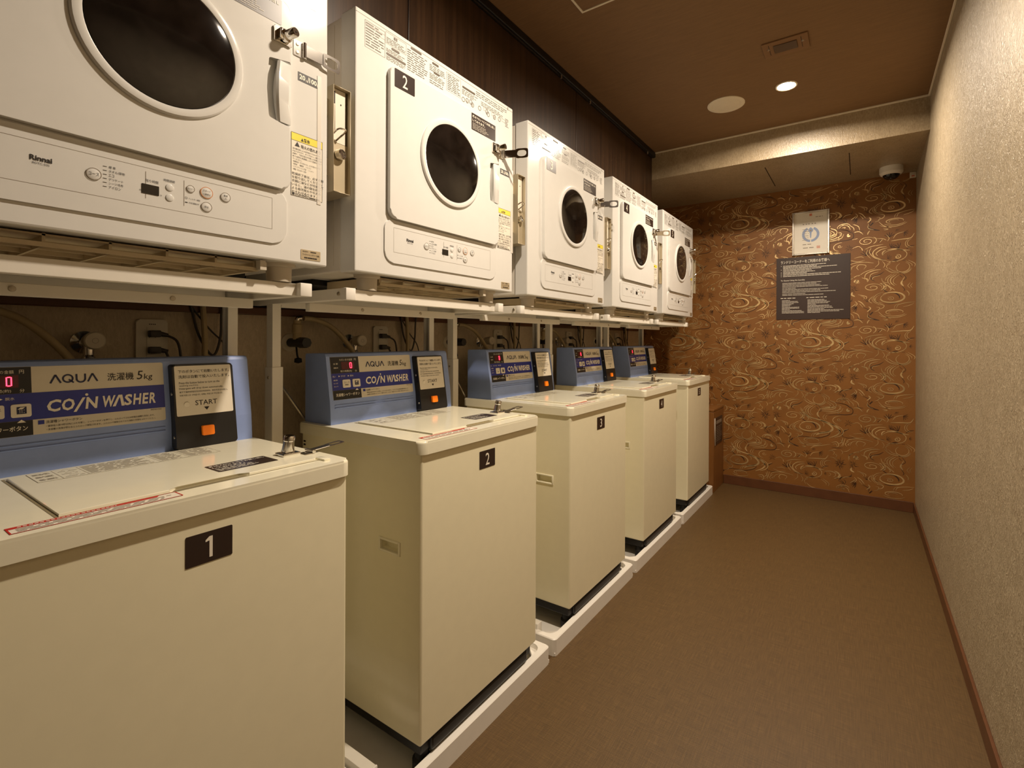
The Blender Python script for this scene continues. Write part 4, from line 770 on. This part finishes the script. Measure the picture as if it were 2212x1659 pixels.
WY = [.1189, .8463, 1.5917, 2.3371, 3.0825]
WLb = ['cream coin washing machine with front plate 1, nearest the camera', 'cream coin washing machine with front plate 2, second in the row', 'cream coin washing machine with front plate 3, middle of the row', 'cream coin washing machine with front plate 4, fourth in the row', 'cream coin washing machine with front plate 5, farthest, beside the wooden bin']
for i in range(5):
    o = wash if i == 0 else copy_tree(wash)
    o.location.y = WY[i]; o['label'] = WLb[i]
for i, o in enumerate([x for x in sc.objects if x.name.split('.')[0] == 'washing_machine']):
    k = WY.index(min(WY, key=lambda q: abs(q - o.location.y)))
    m = M(); a = .006 if k == 0 else .0088; digit(m, XF(-.0072), k + 1, .2627, .7495, .784)
    obj('numeral', m, 'white_print', child(o, 'number_plate'))

# ---------------------------------------------------------------- taps, sockets, hoses and cords behind the machines (wall x = -1.57)
def tap(y, label):
    r = empty('water_tap', (XL, y, 1.1), label, 'tap', 'chrome taps behind the washers')
    obj('escutcheon', M().lathe([(.028, 0), (.027, .004), (.016, .008), (.013, .01)], (0, 0, 0), (1, 0, 0), 28), 'chrome', r)
    obj('stem', M().cyl((.008, 0, 0), (.055, 0, 0), .0125, .0125, 20), 'chrome', r)
    obj('spout', M().lathe([(.010, 0), (.010, -.03), (.013, -.034), (.013, -.05), (.009, -.055), (.009, -.11), (0, -.11)], (.035, 0, 0), (0, 0, 1), 20), 'chrome', r)
    k = obj('knob', M().lathe([(0, .04), (.016, .04), (.018, .055), (.021, .072), (.0205, .078), (.018, .081), (0, .081)], (.0, 0, .004), (1, 0, 0), 28), 'tap_beige', r, 'round beige handle')
    obj('knob_cap', M().ring(lambda u, w_, n=0: (.0812 + n, u, w_), 0, .004, .0055, .0062, .0002, 20), 'grey_print', k)
def valve(y, label):
    r = empty('supply_valve', (XL, y, 1.0975), label, 'valve', 'black supply valves behind the washers')
    obj('escutcheon', M().lathe([(.03, 0), (.029, .004), (.02, .007), (.012, .008)], (0, 0, 0), (1, 0, 0), 28), 'tap_beige', r)
    obj('valve_body', M().cyl((.006, 0, 0), (.075, 0, 0), .015, .014, 20).cyl((.06, 0, 0), (.1, 0, 0), .0175, .0165, 8), 'black_plastic', r)
    obj('connector', M().lathe([(.013, 0), (.013, .02), (.0155, .022), (.0155, .048), (.012, .052), (.012, .062), (0, .062)], (.045, 0, .01), (0, 0, 1), 20), 'hose', r)
    obj('drip_cap', M().tube([(.04, 0, -.012), (.042, .002, -.04), (.044, .004, -.05)], .003, 8, 4).lathe([(0, 0), (.011, -.004), (.012, -.016), (0, -.02)], (.044, .004, -.048), (0, 0, 1), 16), 'rubber', r)
    obj('elbow', M().tube([(.045, 0, .07), (.046, .002, .078), (.05, .012, .08)], .008, 10, 4), 'chrome', r)
def hose(y, label):
    r = empty('supply_hose', (XL, y, 1.1), label, 'hose', 'beige supply hoses')
    obj('tube', M().tube([(.05, .02, .0775), (.056, .06, .073), (.066, .11, .05), (.075, .155, .005), (.085, .19, -.05), (.09, .205, -.12), (.09, .21, -.22)], .0085, 12, 8), 'hose', r)
def socket(y, label, groups=4):
    r = empty('wall_socket', (XL, y, 1.1), label, 'socket', 'cream wall sockets behind the washers')
    obj('cover_plate', M().prism(rrect(0, .07, -.06, .06, .008), YZ, 0, .008, .003), 'outlet', r)
    obj('socket_block', M().prism(rrect(.023, .047, -.045, .04, .001), YZ, 0, .0095), 'outlet', r)
    m = M()
    for z in (.012, -.03): m.box(.0095, .0099, .0275, .0295, z, z + .012); m.box(.0095, .0099, .0405, .0425, z, z + .012)
    for k in range(4): m.box(.008, .0084, .028 + k * .004, .0305 + k * .004, .046, .0485)
    obj('socket_slots', m, 'slit_black', r)
def plugcord(y, z, pts, label, name='power_cord'):
    r = empty(name, (XL, y, z), label, 'cord', 'dark cords behind the washers')
    obj('plug', M().box(.0098, .03, -.011, .014, -.009, .009, .003).cyl((.02, .012, 0), (.024, .03, -.004), .007, .005, 12), 'cord', r)
    obj('cord', M().tube(pts, .0032, 8, 6), 'cord', r)
for i in range(5):
    d = .7454 * (i - 1); k = i + 1
    tap(1.13 + d + (.0 if i else .005), 'chrome water tap with beige knob on wall behind the %s washing machine' % ORD[i])
    if i: valve(.905 + d, 'black supply valve on round beige flange behind the %s washing machine' % ORD[i])
    hose(.905 + d, 'beige supply hose curving down behind the %s washing machine' % ORD[i])
    socket(1.235 + d, 'cream double wall socket behind the %s washing machine' % ORD[i])
    plugcord(1.27 + d, 1.122, [(.024, .028, -.004), (.032, .048, -.02), (.034, .056, -.06), (.036, .058, -.12), (.036, .062, -.2)], 'black plug and cord in upper socket behind the %s washing machine' % ORD[i])
    plugcord(1.27 + d, 1.079, [(.024, .024, -.002), (.03, .03, -.03), (.03, .026, -.1)], 'black plug and cord in lower socket behind the %s washing machine' % ORD[i])
    r = empty('hanging_cable', (XL, 1.35 + d, 1.14), 'grey dryer cord looping down the wall behind the %s dryer stand' % ORD[i], 'cord', 'grey dryer cords')
    obj('cord', M().tube([(.06, -.02, .12), (.03, .0, .07), (.02, .025, -.02), (.022, .06, -.078), (.026, .078, -.03), (.03, .08, .05), (.05, .084, .12)], .0034, 8, 8), 'cord', r)
    r = empty('earth_wire', (XL, 1.44 + d, 1.14), 'thin slanting grey wire crossing the wall rail behind the %s dryer stand' % ORD[i], 'wire', 'thin slanting wires')
    obj('wire', M().tube([(.05, -.115, .12), (.028, -.10, .08), (.02, -.04, .0), (.02, .01, -.06), (.02, .03, -.16)], .0024, 8, 6), 'cord', r)
    r = empty('gas_tube', (XL, 1.38 + d, 1.14), 'slim beige gas tube running down the wall behind the %s dryer stand' % ORD[i], 'tube', 'slim beige gas tubes')
    obj('tube', M().tube([(.045, .0, .12), (.03, .0, .08), (.03, .006, -.02), (.03, .006, -.14), (.03, .006, -.3)], .0075, 10, 6), 'hose', r)
